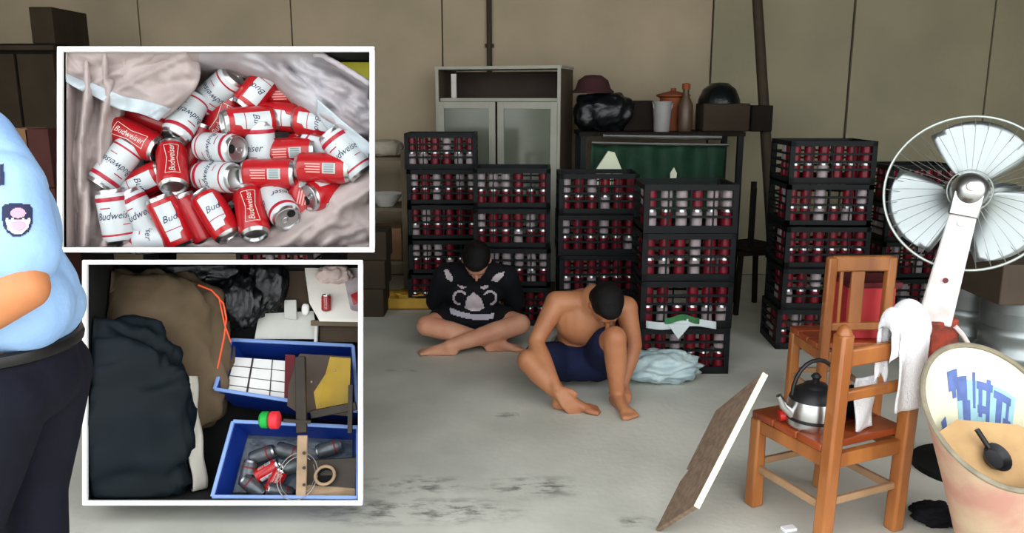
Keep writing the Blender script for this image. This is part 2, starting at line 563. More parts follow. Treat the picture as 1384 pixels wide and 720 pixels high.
crate0 = make_crate()
crate_used = False
filler = MB()           # the cans further inside the crates
def crate_stack(X, Yf, n, rot, hs, pos_label, where, cans='each', jit=0.008, dense=0.8):
    """X: centre, Yf: front face distance; n crates; where: phrase naming the stack"""
    global crate_used
    order = ['lowest', 'second', 'third', 'fourth', 'fifth']
    for k in range(n):
        rz = math.radians(rot + random.uniform(-1.2, 1.2))
        R = Matrix.Rotation(rz, 3, 'Z')
        dx = random.uniform(-jit, jit)
        o = crate0 if not crate_used else copy_tree(crate0)
        crate_used = True
        ctr = Vector((X + dx, Yf + CD / 2, k * CH * hs))
        place(o, ctr, R, (1, 1, hs))
        lv = 'topmost' if k == n - 1 else order[k]
        tag(o, 'dark plastic crate, %s of %s' % (lv if lv in ('topmost', 'lowest') else lv + ' from below', where), 'crate', 'beer can crates stacked in the shed')
        for lay in range(2):
            for r in range(3):
                for i in range(6):
                    if r == 1 and 0 < i < 5:
                        continue
                    lx = -CW / 2 + .045 + i * (CW - .09) / 5
                    ly = -CD / 2 + .05 + r * 0.075
                    if r == 2 and 0 < i < 5:
                        continue
                    p = ctr + R @ Vector((lx, ly, 0)) + Vector((0, 0, .0125 + lay * .114 * hs))
                    if r == 0 and cans == 'each':
                        if random.random() < 0.06 and lay == 1:
                            continue
                        me = SC[0] if random.random() < dense else SC[1]
                        c = bpy.data.objects.new('beer_can', me)
                        COL.objects.link(c)
                        c.location = p
                        c.rotation_euler = (0, 0, random.uniform(0, 6.28))
                        c.scale = (1, 1, hs)
                        tag(c, '%s %s can %s from left, %s crate of %s' % ('red' if me is SC[0] else 'pale', 'upper' if lay else 'lower', ('first', 'second', 'third', 'fourth', 'fifth', 'sixth')[i], lv, where), 'can', 'cans inside the crates')
                    else:
                        filler.mi = 0 if random.random() < .7 else 1
                        filler.lathe([(0, 0), (.026, 0), (.031, .013), (.031, .098), (.026, .111), (0, .108)], 8, None, p)

Xc = lambda x, y, Y: at(x, y, Y).x
crate_stack(Xc(595, 182, 5.7), 5.7, 5, 2, 0.955, '', 'the tall stack by the cabinet', dense=.62)
crate_stack(Xc(694, 240, 5.25), 5.25, 4, -2, 1.0, '', 'the stack behind the cross-legged person', dense=.66)
crate_stack(Xc(811, 250, 5.05), 5.05, 4, 0, 0.985, '', 'the stack behind the shirtless person')
crate_stack(Xc(936, 250, 4.28), 4.28, 4, 1, 1.0, '', 'the stack beside the pale bag')
crate_stack(Xc(1130, 190, 4.72), 4.72, 5, -1, 0.955, '', 'the tall stack behind the chairs')
crate_stack(Xc(1248, 245, 5.5), 5.5, 4, 3, 1.0, '', 'the stack behind the fan', cans='fill')
crate_stack(Xc(370, 330, 5.2), 5.2, 3, 0, 1.0, '', 'the stack behind the white-framed cases', cans='fill')
fo = filler.build('packed_cans', [M['crate_red'], M['crate_white']])
tag(fo, 'red and pale cans packed further inside the stacked crates', 'cans', kind='stuff')

# ------------------------------------------------------------------ sacks and other soft bodies
def sack_fn(c, dims, e=2.6, fold=0.06, seed=0, freq=(3, 3, 1.2), flat=True):
    c = Vector(c)
    off = Vector((seed * 7.3, seed * 3.1, seed * 1.7))
    def f(u, v):
        th = 2 * math.pi * u
        ph = math.pi * (v - 0.5)
        def sp_(x, p): return math.copysign(abs(x) ** p, x)
        k = 2.0 / e
        n = Vector((sp_(math.cos(ph), k) * sp_(math.cos(th), k), sp_(math.cos(ph), k) * sp_(math.sin(th), k), sp_(math.sin(ph), k)))
        q = Vector((n.x * freq[0], n.y * freq[1], n.z * freq[2])) + off
        s = 1 + fold * (1.2 * noise.noise(q) + 0.8 * (0.5 - abs(noise.noise(q * 2.1)))) * (1.0 if abs(v - .5) < .49 else 0)
        p = Vector((n.x * dims[0], n.y * dims[1], n.z * dims[2])) * s
        return c + p
    return f

def sack(name, c, dims, m, parent=None, nu=56, nv=34, **k):
    mb = MB().grid(sack_fn(c, dims, **k), nu, nv, wrap_u=True)
    return mb.build(name, m, parent, smooth=180)

# ------------------------------------------------------------------ rear furniture
def glass_cabinet():
    w, dp, h, zm = 0.98, 0.40, 1.70, 1.475
    t = thing('glass_door_cabinet', 'pale wooden cabinet with two glass doors and an open dark top compartment', 'cabinet')
    e, s, i = M['cabinet_edge'], M['cabinet_side'], M['cabinet_in']
    for sx in (-1, 1):
        MB().box((sx * (w / 2 - .01), 0.01, h / 2), (.02, dp - .02, h)).build('side_panel', s, t, smooth=0)
        MB().box((sx * (w / 2 - .012), -dp / 2 + .005, h / 2), (.024, .012, h)).build('front_edge', e, t, smooth=0)
    MB().box((0, 0, h + .01), (w + .01, dp, .022)).build('top', e, t, smooth=0)
    MB().box((0, 0.02, zm), (w - .04, dp - .04, .025)).build('shelf', e, t, smooth=0)
    MB().box((0, 0, .05), (w - .04, dp - .02, .1)).build('plinth', s, t, smooth=0)
    MB().box((0, dp / 2 - .008, h / 2), (w - .04, .012, h - .02)).build('back_panel', i, t, smooth=0)
    for sx in (-1, 1):
        cx = sx * (w / 4 - .006)
        dw, dh, zc = w / 2 - .03, zm - .13, (zm + .1) / 2
        d = MB()
        for q in (-1, 1):
            d.box((cx + q * (dw / 2 - .025), -dp / 2 - .004, zc), (.05, .022, dh))
            d.box((cx, -dp / 2 - .004, zc + q * (dh / 2 - .025)), (dw - .1, .022, .05))
        do = d.build('door', e, t, smooth=0, bevel=.002)
        MB().box((cx, -dp / 2 - .002, zc), (dw - .1, .006, dh - .1)).build('pane', M['cabinet_glass'], do, smooth=0)
        MB().box((cx - sx * (dw / 2 - .03), -dp / 2 - .02, zc), (.015, .02, .08)).build('handle', M['steel'], do, smooth=0)
    c = at(682, 130, 6.35)
    place(t, (c.x, 6.4, 0), Matrix.Rotation(math.radians(-17), 3, 'Z'))
    pb_ = Vector((c.x, 6.4, 0)) + Matrix.Rotation(math.radians(-17), 3, 'Z') @ Vector((-.37, -.12, zm + .013))
    tag(MB().box(pb_ + Vector((0, 0, .09)), (.04, .05, .18)).build('small_box', M['pale_box'], bevel=.004), 'slim pale box standing in the cabinet top compartment', 'box')
glass_cabinet()

# black rack with a green cloth behind the crates
def rack():
    X0, X1 = at(788, 200, 5.9).x, at(1000, 200, 5.9).x
    Y0, dp, zt = 5.9, .45, 1.22
    t = thing('metal_rack', 'dark metal rack with silver rails behind the can crates', 'rack', ((X0 + X1) / 2, Y0 + dp / 2, 0))
    for x in (X0, X1):
        for y in (Y0, Y0 + dp):
            MB().box((x, y, zt / 2), (.04, .04, zt)).build('post', M['dark_plastic'], t, smooth=0)
    MB().box(((X0 + X1) / 2, Y0 + dp / 2, zt + .015), (X1 - X0 + .06, dp + .04, .03)).build('top_board', M['cupboard_dark'], t, smooth=0)
    a, b = at(815, 184, Y0 - .02), at(975, 186, Y0 - .02)
    MB().tube([a, b], .016, 8).build('rail', M['silver'], t)
    a, b = at(800, 193, Y0 - .03), at(985, 196, Y0 - .03)
    MB().tube([a, b], .010, 8).build('rail', M['silver'], t)
    MB().box(((X0 + X1) / 2, Y0 + dp / 2, .55), (X1 - X0, dp, .02)).build('shelf', M['cupboard_dark'], t, smooth=0)
    # green cloth hung from the lower rail
    def f(u, v):
        x = a.x + (b.x - a.x) * u
        z = a.z - 0.01 - .62 * v - 0.03 * noise.noise(Vector((u * 4, 1, 0)))
        y = Y0 + .02 + .035 * noise.noise(Vector((u * 7, v * 1.5, 3))) + .02 * math.sin(u * 26)
        return Vector((x, y, z))
    tag(MB().grid(f, 40, 14).build('green_cloth', M['green_cloth'], solid=.004, smooth=180), 'dark green cloth hung from the rack rail behind crates', 'cloth')
    P = [at(x, y, Y0 - .06) for x, y in ((806, 250), (806, 228), (822, 204), (831, 206), (841, 230), (841, 250))]
    tag(MB().prism(P, (0, .03, 0)).build('pale_cardboard', M['pale_green'], bevel=.004, smooth=0), 'bright pale pointed panel standing before the green cloth', 'panel')
    P = [at(x, y, Y0 - .05) for x, y in ((906, 242), (906, 234), (911, 226), (915, 234), (914, 242))]
    tag(MB().prism(P, (0, .02, 0)).build('pale_tag', M['pale_green'], smooth=0), 'tiny white tag hanging in front of the green cloth', 'tag')
    zt += .03
    # clutter on the top
    def base(x, y): return Vector((at(x, 178, y).x, y, zt))
    b = base(815, 6.1)
    sack('black_bin_bag', b + Vector((0, 0, .13)), (.21, .18, .14), M['black_bag'], fold=.16, seed=3); tag(bpy.context.scene.objects['black_bin_bag'], 'slumped black plastic bag on the left of the dark rack', 'bag')
    mb = MB().lathe([(0, .12), (.06, .115), (.11, .08), (.13, .02), (.155, 0), (.15, -.012), (.12, .01), (0, .05)], 20, None, b + Vector((-.08, .0, .285)))
    tag(mb.build('round_hat', M['maroon']), 'dark maroon round hat lying on the black plastic bag', 'hat')
    b = base(860, 6.12)
    mb = MB().box(b + Vector((0, 0, .11)), (.22, .2, .22)); tag(mb.build('dark_box', M['cupboard_dark'], bevel=.012), 'dark square box beside the grey bucket on the rack', 'box')
    b = base(894, 5.98)
    t2 = thing('grey_bucket', 'small pale grey bucket on the dark rack', 'bucket', b)
    MB().lathe([(0, .004), (.055, 0), (.068, .2), (.074, .2), (.074, .215), (.064, .215), (.05, .02), (0, .02)], 20, None, b).build('body', M['bucket_grey'], t2)
    MB().tube([b + Vector((.07 * math.cos(a_), -.02, .2 - .08 * math.sin(a_))) for a_ in [math.pi * k / 10 for k in range(11)]], .004, 6).build('handle', M['wire'], t2)
    b = base(925, 6.05)
    t2 = thing('brown_bottle', 'squat brown bottle with an orange cap on the dark rack', 'bottle', b)
    MB().lathe([(0, 0), (.05, 0), (.055, .02), (.055, .19), (.025, .25), (.022, .3), (0, .3)], 18, None, b).build('body', M['bottle_brown'], t2)
    MB().lathe([(0, .345), (.03, .34), (.032, .3), (0, .3)], 14, None, b).build('cap', M['orange_dull'], t2)
    b = base(908, 6.2)
    mb = MB().lathe([(0, .0), (.09, 0), (.1, .24), (.125, .25), (.128, .262), (.08, .275), (.02, .29), (.02, .31), (0, .31)], 20, None, b)
    tag(mb.build('lidded_pot', [M['orange_dull']]), 'dull orange lidded pot behind the grey bucket', 'pot')
    b = base(975, 6.1)
    mb = MB().box(b + Vector((0, 0, .1)), (.34, .26, .2)); tag(mb.build('storage_box', M['cupboard_brown'], bevel=.01), 'long dark brown storage box on the right of the rack', 'box')
    mb = MB().lathe([(0, .15), (.06, .145), (.12, .1), (.15, .03), (.155, 0), (0, 0)], 22, None, b + Vector((-.03, 0, .2)))
    tag(mb.build('black_dome', M['black_bag']), 'black domed lid lying on the long brown storage box', 'lid')
    b = base(1018, 6.2)
    mb = MB().box(b + Vector((.03, 0, .09)), (.16, .2, .19)); tag(mb.build('dark_carton', M['cupboard_dark'], bevel=.008), 'dark carton at the rack end beside the leaning pole', 'box')
rack()

# dark stools heaped behind the nearest crates
def stool(c, rz, label, flip=False):
    t = thing('dark_stool', label, 'stool', group='dark stools stacked by the pole')
    s = -1 if flip else 1
    MB().box((0, 0, .43 * s + (.45 if flip else 0)), (.3, .3, .03)).build('seat', M['cupboard_dark'], t, bevel=.006)
    for sx in (-1, 1):
        for sy in (-1, 1):
            z0, z1 = (0, .42) if not flip else (.03, .45)
            if flip:
                MB().bar((sx * .12, sy * .12, .03), (sx * .15, sy * .15, .45), .03, .03).build('leg', M['cupboard_dark'], t)
            else:
                MB().bar((sx * .15, sy * .15, 0), (sx * .12, sy * .12, .42), .03, .03).build('leg', M['cupboard_dark'], t)
    place(t, c, Matrix.Rotation(rz, 3, 'Z'))
sx_ = at(1018, 330, 5.6).x
stool((sx_, 5.7, 0), .2, 'dark wooden stool standing between the can crate stacks')
stool((sx_ + .01, 5.7, .446), .5, 'dark wooden stool upturned on another stool between crate stacks', True)

# shelf left of the crates
def side_shelf():
    x0, x1 = at(440, 200, 6.0).x, at(545, 200, 6.0).x
    t = thing('wooden_shelf', 'low wooden shelf with three boards beside the tall crate stack', 'shelf', ((x0 + x1) / 2, 6.2, 0))
    for x in (x0, x1):
        for y in (6.0, 6.35):
            MB().box((x, y, .56), (.04, .04, 1.12)).build('post', M['shelf_wood'], t, smooth=0)
    zs = (.28, .68, 1.05)
    for z in zs:
        MB().box(((x0 + x1) / 2, 6.175, z), (x1 - x0 + .04, .4, .025)).build('shelf_board', M['shelf_wood'], t, smooth=0)
    cx = at(520, 220, 6.1).x
    o = sack('pale_sack', (cx, 6.15, 1.0625 + .06), (.13, .11, .06), M['sack_light'], fold=.12, seed=9); tag(o, 'small pale sack on the top board of the low shelf', 'sack')
    mb = MB().lathe([(0, 0), (.06, 0), (.13, .09), (.135, .095), (.12, .09), (.055, .012), (0, .012)], 22, None, (cx, 6.1, .6925))
    tag(mb.build('enamel_bowl', M['pale_box']), 'pale round bowl on the middle board of the low shelf', 'bowl')
    mb = MB().box((cx - .02, 6.15, .2925 + .12), (.28, .25, .24)); tag(mb.build('shelf_carton', M['carton_tan'], bevel=.006, smooth=0), 'dim tan carton on the lowest board of the shelf', 'carton')
side_shelf()
def carton_pile():
    c = at(500, 400, 5.55)
    for k in range(3):
        mb = MB().box((c.x - .04 + .015 * k, 5.6, .1 + k * .2), (.3, .28, .197))
        tag(mb.build('brown_carton', M['cupboard_brown'], bevel=.006, smooth=0), 'dark brown carton, %s of the pile beside the yellow tray' % ['bottom one', 'middle one', 'top one'][k], 'carton', 'brown cartons piled by the wall')
carton_pile()
# yellow tray on the floor
c = onz(552, 412, 0)
t = thing('yellow_tray', 'shallow yellow tray on the floor left of the cross-legged man', 'tray', c)
mb = MB()
for s in (-1, 1):
    mb.box(c + Vector((0, s * .13, .045)), (.42, .015, .075)).box(c + Vector((s * .205, 0, .045)), (.015, .26, .075))
mb.build('wall', M['yellow_tray'], t, bevel=.004)
MB().box(c + Vector((0, 0, .009)), (.42, .27, .018)).build('base', M['red_dark'], t)
sack('heap', c + Vector((0, 0, .06)), (.19, .11, .04), M['yellow_tray'], t, fold=.3, seed=5, freq=(6, 6, 4))

# dark cupboard on the far left with cartons
def cupboard():
    Y = 5.6
    xa, xb = at(-30, 120, Y).x, at(76, 120, Y).x
    zt = at(40, 8, Y).z
    zm = at(40, 58, Y).z
    t = thing('dark_cupboard', 'tall dark brown cupboard with a stepped top in the left corner', 'cupboard', ((xa + xb) / 2, Y, 0))
    xm = at(36, 40, Y).x
    MB().box(((xa + xb) / 2, Y + .3, zm / 2 + .3), (xb - xa, .5, zm - .6)).build('body', M['cupboard_dark'], t, bevel=.005, smooth=0)
    MB().box(((xm + xb) / 2, Y + .28, (zt + zm) / 2), (xb - xm, .46, zt - zm)).build('top_box', M['cupboard_brown'], t, bevel=.005, smooth=0)
    MB().box(((xa + xb) / 2, Y + .28, zm - .03), (xb - xa + .02, .56, .03)).build('cornice', M['cupboard_brown'], t, smooth=0)
    for i in range(2):
        w = (xb - xa) / 2
        d = MB().box((xa + w * (i + .5), Y + .035, zm / 2 + .32), (w - .02, .03, zm - .78)).build('door', M['cupboard_brown'], t, bevel=.004, smooth=0)
        MB().box((xa + w * (i + .5) + (.3 - .6 * i) * w, Y + .01, zm / 2 + .3), (.02, .02, .1)).build('handle', M['steel'], d)
    MB().box(((xa + xb) / 2, Y + .3, .3), (xb - xa, .5, .6)).build('lower_box', M['cupboard_dark'], t, smooth=0)
    for k, (x, y, m, l) in enumerate(((22, 185, 'carton_tan', 'small tan carton on the pile behind the blue-shirted person'), (50, 186, 'carton_red', 'small red carton on the pile behind the blue-shirted person'))):
        p = at(x, y, 4.6)
        zc = 0
        for j in range(4):
            h = (p.z + .05) / 4
            mb = MB().box((p.x, 4.7, zc + h / 2), (.13, .2, h - .004))
            tag(mb.build('small_carton', M[m], bevel=.004, smooth=0), l + ', ' + ['lowest', 'second from the floor', 'third from the floor', 'topmost'][j], 'carton', 'cartons piled on the left')
            zc += h
cupboard()

# ------------------------------------------------------------------ kegs, fan, chairs, basket, board
def keg(c, label):
    t = thing('steel_keg', label, 'keg', c, 'steel kegs behind the fan')
    r, h = .19, .52
    prof = [(0, .03), (r * .8, .03), (r * .84, 0), (r * .93, 0), (r * .95, .08)]
    z = .1
    while z < h - .1:
        prof += [(r * .91, z), (r, z + .022), (r, z + .04), (r * .91, z + .062)]
        z += .11
    prof += [(r * .95, h - .06)]
    MB().lathe(prof, 36, None, c).build('shell', M['keg'], t)
    MB().lathe([(r * .95, h - .06), (r * .95, h), (r * .88, h), (r * .88, h - .07), (0, h - .05)], 36, None, c).build('top_rim', M['keg'], t)
    MB().lathe([(.035, h - .055), (.035, h - .02), (.02, h - .015), (0, h - .015)], 16, None, c).build('valve', M['steel'], t)
kb = at(1368, 440, 3.95); ka = at(1305, 440, 4.35)
keg(Vector((ka.x, 4.35, 0)), 'ribbed steel keg on the floor behind the fan pole')
keg(Vector((kb.x + .03, 3.95, 0)), 'ribbed steel keg on the floor at the right edge')
keg(Vector((ka.x, 4.35, .521)), 'ribbed steel keg stacked on the keg behind the fan pole')
b = Vector((kb.x + .04, 3.95, .521))
mb = MB().box(b + Vector((0, 0, .1)), (.46, .36, .2))
tag(mb.build('dark_case', M['cabinet_side'], bevel=.008, smooth=0), 'dark brown case lying on the right-hand keg', 'box')
mb = MB()
for s in (-1, 1):
    mb.box(b + Vector((0, s * .18, .21)), (.46, .012, .02)).box(b + Vector((s * .225, 0, .21)), (.012, .36, .02))

def fan():
    hub = at(1309, 261, 3.05)
    base = Vector((at(1305, 620, 3.12).x, 3.12, 0))
    t = thing('pedestal_fan', 'large silver pedestal fan with white painted neck, seen from behind', 'fan', base)
    zax = (CAM - hub).normalized()
    zax = (zax + Vector((.05, 0, .13))).normalized()
    xax = Vector((0, 0, 1)).cross(zax).normalized()
    yax = zax.cross(xax)
    R = Matrix((xax, yax, zax)).transposed()
    Rg = .29
    # guard: two cages of thin wire and the rim hoop
    g = MB().ring(hub, Rg, .0055, R, 72, 6).build('guard_hoop', M['fan_wire'], t)
    for nm, dz in (('rear_guard', .075), ('front_guard', -.085)):
        mb = MB()
        for k in range(36):
            a = 2 * math.pi * k / 36
            dirv = Vector((math.cos(a), math.sin(a), 0))
            pts = [hub + R @ (dirv * (Rg * q) + Vector((0, 0, dz * (1 - q ** 3)))) for q in (.24, .5, .75, .9, 1)]
            mb.tube(pts, .0009, 4, caps=False)
        mb.ring(hub + R @ Vector((0, 0, dz * .96)), Rg * .26, .003, R, 32, 5)
        mb.build(nm, M['fan_wire'], t)
    for k in range(3):
        a0 = math.radians(82 + 120 * k)
        def f(u, v):
            r = .05 + .23 * v
            half = math.radians(45) * (1 - .25 * (v - .4) ** 2) * (1 if v > .12 else .75)
            a = a0 + (u - .5) * 2 * half
            tw = .05 * (u - .5) * (1.1 - .4 * v)
            if v > .98: r -= .03 * abs(u - .5) ** 2 * 4
            return hub + R @ Vector((r * math.cos(a), r * math.sin(a), tw - .03))
        MB().grid(f, 14, 12).build('blade', M['fan_blade'], t, solid=.003, smooth=180)
    MB().lathe([(0, .15), (.035, .145), (.058, .12), (.066, .08), (.066, .02), (.05, 0), (0, 0)], 28, R, hub).build('motor_housing', M['silver'], t)
    MB().lathe([(0, .012), (.014, .01), (.018, 0)], 16, R, hub + R @ Vector((0, .005, .148))).build('motor_cap', M['fan_paint'], t)
    MB().lathe([(0, -.07), (.04, -.065), (.05, -.02), (0, -.02)], 24, R, hub).build('hub', M['fan_blade'], t)
    # collar under the motor, neck plate, bracket, pole and base
    n0 = hub + R @ Vector((-.012, -.075, .09)); n1 = at(1262, 436, 2.97)
    MB().bar(n0 + (n0 - n1) * .16, n0 - (n0 - n1) * .05, 1*.1, .06, up=zax).build('collar', M['silver'], t, bevel=.006)
    MB().bar(n1, n0, .118, .05, up=zax, taper=.76).build('neck', M['fan_paint'], t, bevel=.008)
    MB().tube([n0 + zax * .03 + (n1 - n0) * .12, n0 + zax * .045 + (n1 - n0) * .12], .012, 10).build('bolt', M['steel'], t)
    MB().tube([n0 + zax * .03 + (n1 - n0) * .62, n0 + zax * .042 + (n1 - n0) * .62], .01, 10).build('bolt', M['red_dark'], t)
    b0 = at(1268, 428, 2.98); b1 = at(1268, 480, 3.0)
    MB().bar(b1, b0, .11, .1, up=(0, 1, 0)).build('bracket', M['rust'], t, bevel=.008)
    MB().tube([b1, Vector((base.x, base.y, .03))], .026, 12).build('pole', M['steel'], t)
    MB().lathe([(0, .05), (.04, .05), (.06, .035), (.2, .02), (.205, 0), (0, 0)], 32, None, base).build('base_plate', M['dark_plastic'], t)
    MB().tube([at(1291, 441, 2.93), at(1301, 452, 2.93), at(1320, 484, 2.93)], .009, 8).build('lever', M['fan_paint'], t)
fan()

def chair(name, label, kind, w, dp, zs, h):
    t = thing(name, label, 'chair')
    m = M['chair_wood']
    pw = .05 if kind == 'near' else .042
    for sx in (-1, 1):
        x = sx * (w / 2)
        MB().bar((x, -dp / 2, 0), (x, -dp / 2 - .02, h), pw, pw, up=(0, 1, 0)).build('back_post', m, t, bevel=.009)
        if kind == 'near':
            MB().lathe([(.026, 0), (.02, .018), (.008, .03), (0, .032)], 10, None, (x, -dp / 2 - .02, h - .002)).build('post_tip', m, t)
        MB().bar((x, dp / 2, 0), (x, dp / 2, zs - .015), .052, .052, taper=.85).build('leg', m, t, bevel=.009)
        MB().bar((x, -dp / 2, zs * .42), (x, dp / 2, zs * .42), .016, .028).build('stretcher', M['rail_pale'], t, bevel=.004)
        MB().box((x * .98, 0, zs - .045), (.03, dp - .04, .05)).build('apron', m, t, bevel=.004)
    for sy in (-1, 1):
        MB().bar((-w / 2, sy * dp / 2, zs * .47), (w / 2, sy * dp / 2, zs * .47), .016, .026).build('stretcher', M['rail_pale'], t, bevel=.004)
        MB().box((0, sy * dp / 2, zs - .045), (w - .04, .03, .05)).build('apron', m, t, bevel=.004)
    for k in range(3):
        MB().box((0, -dp / 3 + k * dp / 3 + .012, zs), (w + .05 - (.0 if k else .0), dp / 3 - .003, .026)).build('seat_plank', M['seat_wood'], t, bevel=.005)
    yb = -dp / 2 - .016
    if kind == 'near':
        MB().box((0, yb, h - .085), (w - .04, .03, .062)).build('back_rail', m, t, bevel=.008)
        MB().box((0, yb, h - .215), (w - .04, .026, .036)).build('back_rail', m, t, bevel=.006)
    else:
        MB().box((0, yb - .004, h - .03), (w - .01, .03, .07)).build('back_rail', m, t, bevel=.008)
        MB().box((0, yb, zs + .1), (w - .03, .026, .036)).build('back_rail', m, t, bevel=.006)
        MB().box((-.01, yb, (h + zs) / 2 + .02), (.06, .016, h - zs - .12)).build('splat', m, t, bevel=.004)
        MB().box((-.085, yb, (h + zs) / 2 + .02), (.016, .016, h - zs - .12)).build('spindle', m, t, bevel=.004)
    return t
TH = math.radians(24)
RC = Matrix.Rotation(TH, 3, 'Z')
CWD, CDP, ZS, CHH = .335, .34, .365, .765
NP = Vector((1.045, 2.5, 0))
CC = NP - RC @ Vector((-CWD / 2, -CDP / 2, 0))
ch1 = chair('wooden_chair', 'orange-brown wooden chair in front, holding the kettle and a white towel', 'near', CWD, CDP, ZS, CHH)
place(ch1, CC, RC)
c2 = at(1160, 352, 3.5)
ch2 = chair('wooden_chair', 'orange-brown wooden chair with a centre splat behind the kettle chair', 'far', .27, .3, .4, .815)
C2 = Vector((c2.x, 3.66, 0))
place(ch2, C2, Matrix.Rotation(math.radians(4), 3, 'Z'))
# red box on the rear chair
b = C2 + Vector((.11, .02, .4135))
t = thing('red_box', 'red box with a dark lid on the seat of the rear wooden chair', 'box', b)
MB().box(b + Vector((0, 0, .12)), (.22, .2, .24)).build('body', M['red_box'], t, bevel=.006, smooth=0)
MB().box(b + Vector((.01, 0, .253)), (.25, .22, .026)).build('lid', M['red_dark'], t, bevel=.006, smooth=0)

# kettle on the front chair
def kettle():
    b = onz(1098, 574, ZS + .0135)
    t = thing('steel_kettle', 'round silver and black kettle on the seat of the front chair', 'kettle', b)
    r = .092
    MB().lathe([(0, 0), (r * .92, 0), (r, .015), (r, .07), (r * .93, .1)], 32, None, b).build('body', M['silver'], t)
    MB().lathe([(r * .93, .1), (r * .8, .125), (r * .5, .142), (r * .46, .14)], 32, None, b).build('shoulder', M['kettle_black'], t)
    MB().lathe([(r * .5, .141), (r * .4, .152), (.012, .158), (.012, .17), (.018, .178), (.01, .188), (0, .188)], 24, None, b).build('lid', M['kettle_black'], t)
    pts = []
    for k in range(13):
        a = math.pi * k / 12
        pts.append(b + Vector((math.cos(a) * .082, -.01, .115 + math.sin(a) * .125)))
    MB().tube(pts, .0075, 8).build('handle', M['kettle_black'], t)
    MB().tube([b + Vector((-.08, -.02, .05)), b + Vector((-.115, -.025, .08)), b + Vector((-.135, -.03, .12))], [.018, .014, .01], 10).build('spout', M['silver'], t)
    MB().lathe([(r * 1.004, .03), (r * 1.012, .036), (r * 1.004, .042)], 32, None, b).build('band', M['kettle_black'], t)
kettle()
b = onz(1064, 570, ZS + .0135)
t = thing('red_lighter', 'small glossy red plastic cup lying on the chair seat by the kettle', 'cup', b)
MB().lathe([(0, 0), (.02, 0), (.024, .05), (.02, .052), (.017, .006), (0, .006)], 16, Matrix.Rotation(math.radians(80), 3, 'Y'), b + Vector((-.03, 0, .0245))).build('cup_body', M['red_plastic'], t)
t.name = 'red_cup'; ROOT['red_cup'] = ROOT['red_lighter']
# dark folded cloth at the back of the seat
b = CC + RC @ Vector((.10, .03, ZS + .0135))
o = sack('dark_cloth', b + Vector((0, 0, .04)), (.07, .08, .04), M['black_cloth'], fold=.2, seed=11, e=3.5)
tag(o, 'dark folded cloth on the seat of the front chair', 'cloth')

# white towel over the right end of the chair back
def towel():
    top = CC + RC @ Vector((CWD / 2 - .045, -CDP / 2 - .018, CHH - .03))
    t = thing('white_towel', 'white towel draped over the right end of the front chair back', 'towel', top)
    ax = RC @ Vector((1, 0, 0)); fr = RC @ Vector((0, -1, 0))
    def strip(x0, x1, hump, front, back, seed, r=.036):
        L = front + math.pi * r + back
        def f(u, v):
            s = v * L
            x = x0 + (x1 - x0) * u
            hz = hump * math.sin(math.pi * min(max(u, .0), 1)) ** .6
            if s < front:
                q = front - s
                p = Vector((0, 0, 0)) + fr * (r + .006 * math.sin(u * 9 + seed) + .01 * noise.noise(Vector((u * 3, q * 9, seed)))) + Vector((0, 0, -q))
            elif s < front + math.pi * r:
                a = (s - front) / r
                p = fr * (r * math.cos(a)) + Vector((0, 0, r * math.sin(a)))
            else:
                q = s - front - math.pi * r
                p = -fr * (r + .008 * noise.noise(Vector((u * 3, q * 9, seed + 4)))) + Vector((0, 0, -q))
            z = hz * max(0, 1 - max(0, (front - s)) / .15) if s < front else hz
            wob = .008 * noise.noise(Vector((v * 5, seed, u)))
            return top + ax * (x + wob) + p + Vector((0, 0, z))
        return MB().grid(f, 18, 44)
    strip(-.075, .062, .075, .26, .16, 2).build('towel_fold', M['towel'], t, solid=.006, smooth=180)
    strip(-.105, -.055, .06, .09, .2, 5, .03).build('towel_fold', M['towel'], t, solid=.006, smooth=180)
    def g(u, v):
        return top + ax * (-.15 + .085 * u + .01 * v) - fr * (.06 + .008 * math.sin(v * 5 + u * 4)) + Vector((0, 0, -.16 - .19 * v - .006 * math.sin(u * 4)))
    MB().grid(g, 14, 18).build('towel_end', M['towel'], t, solid=.006, smooth=180)
towel()

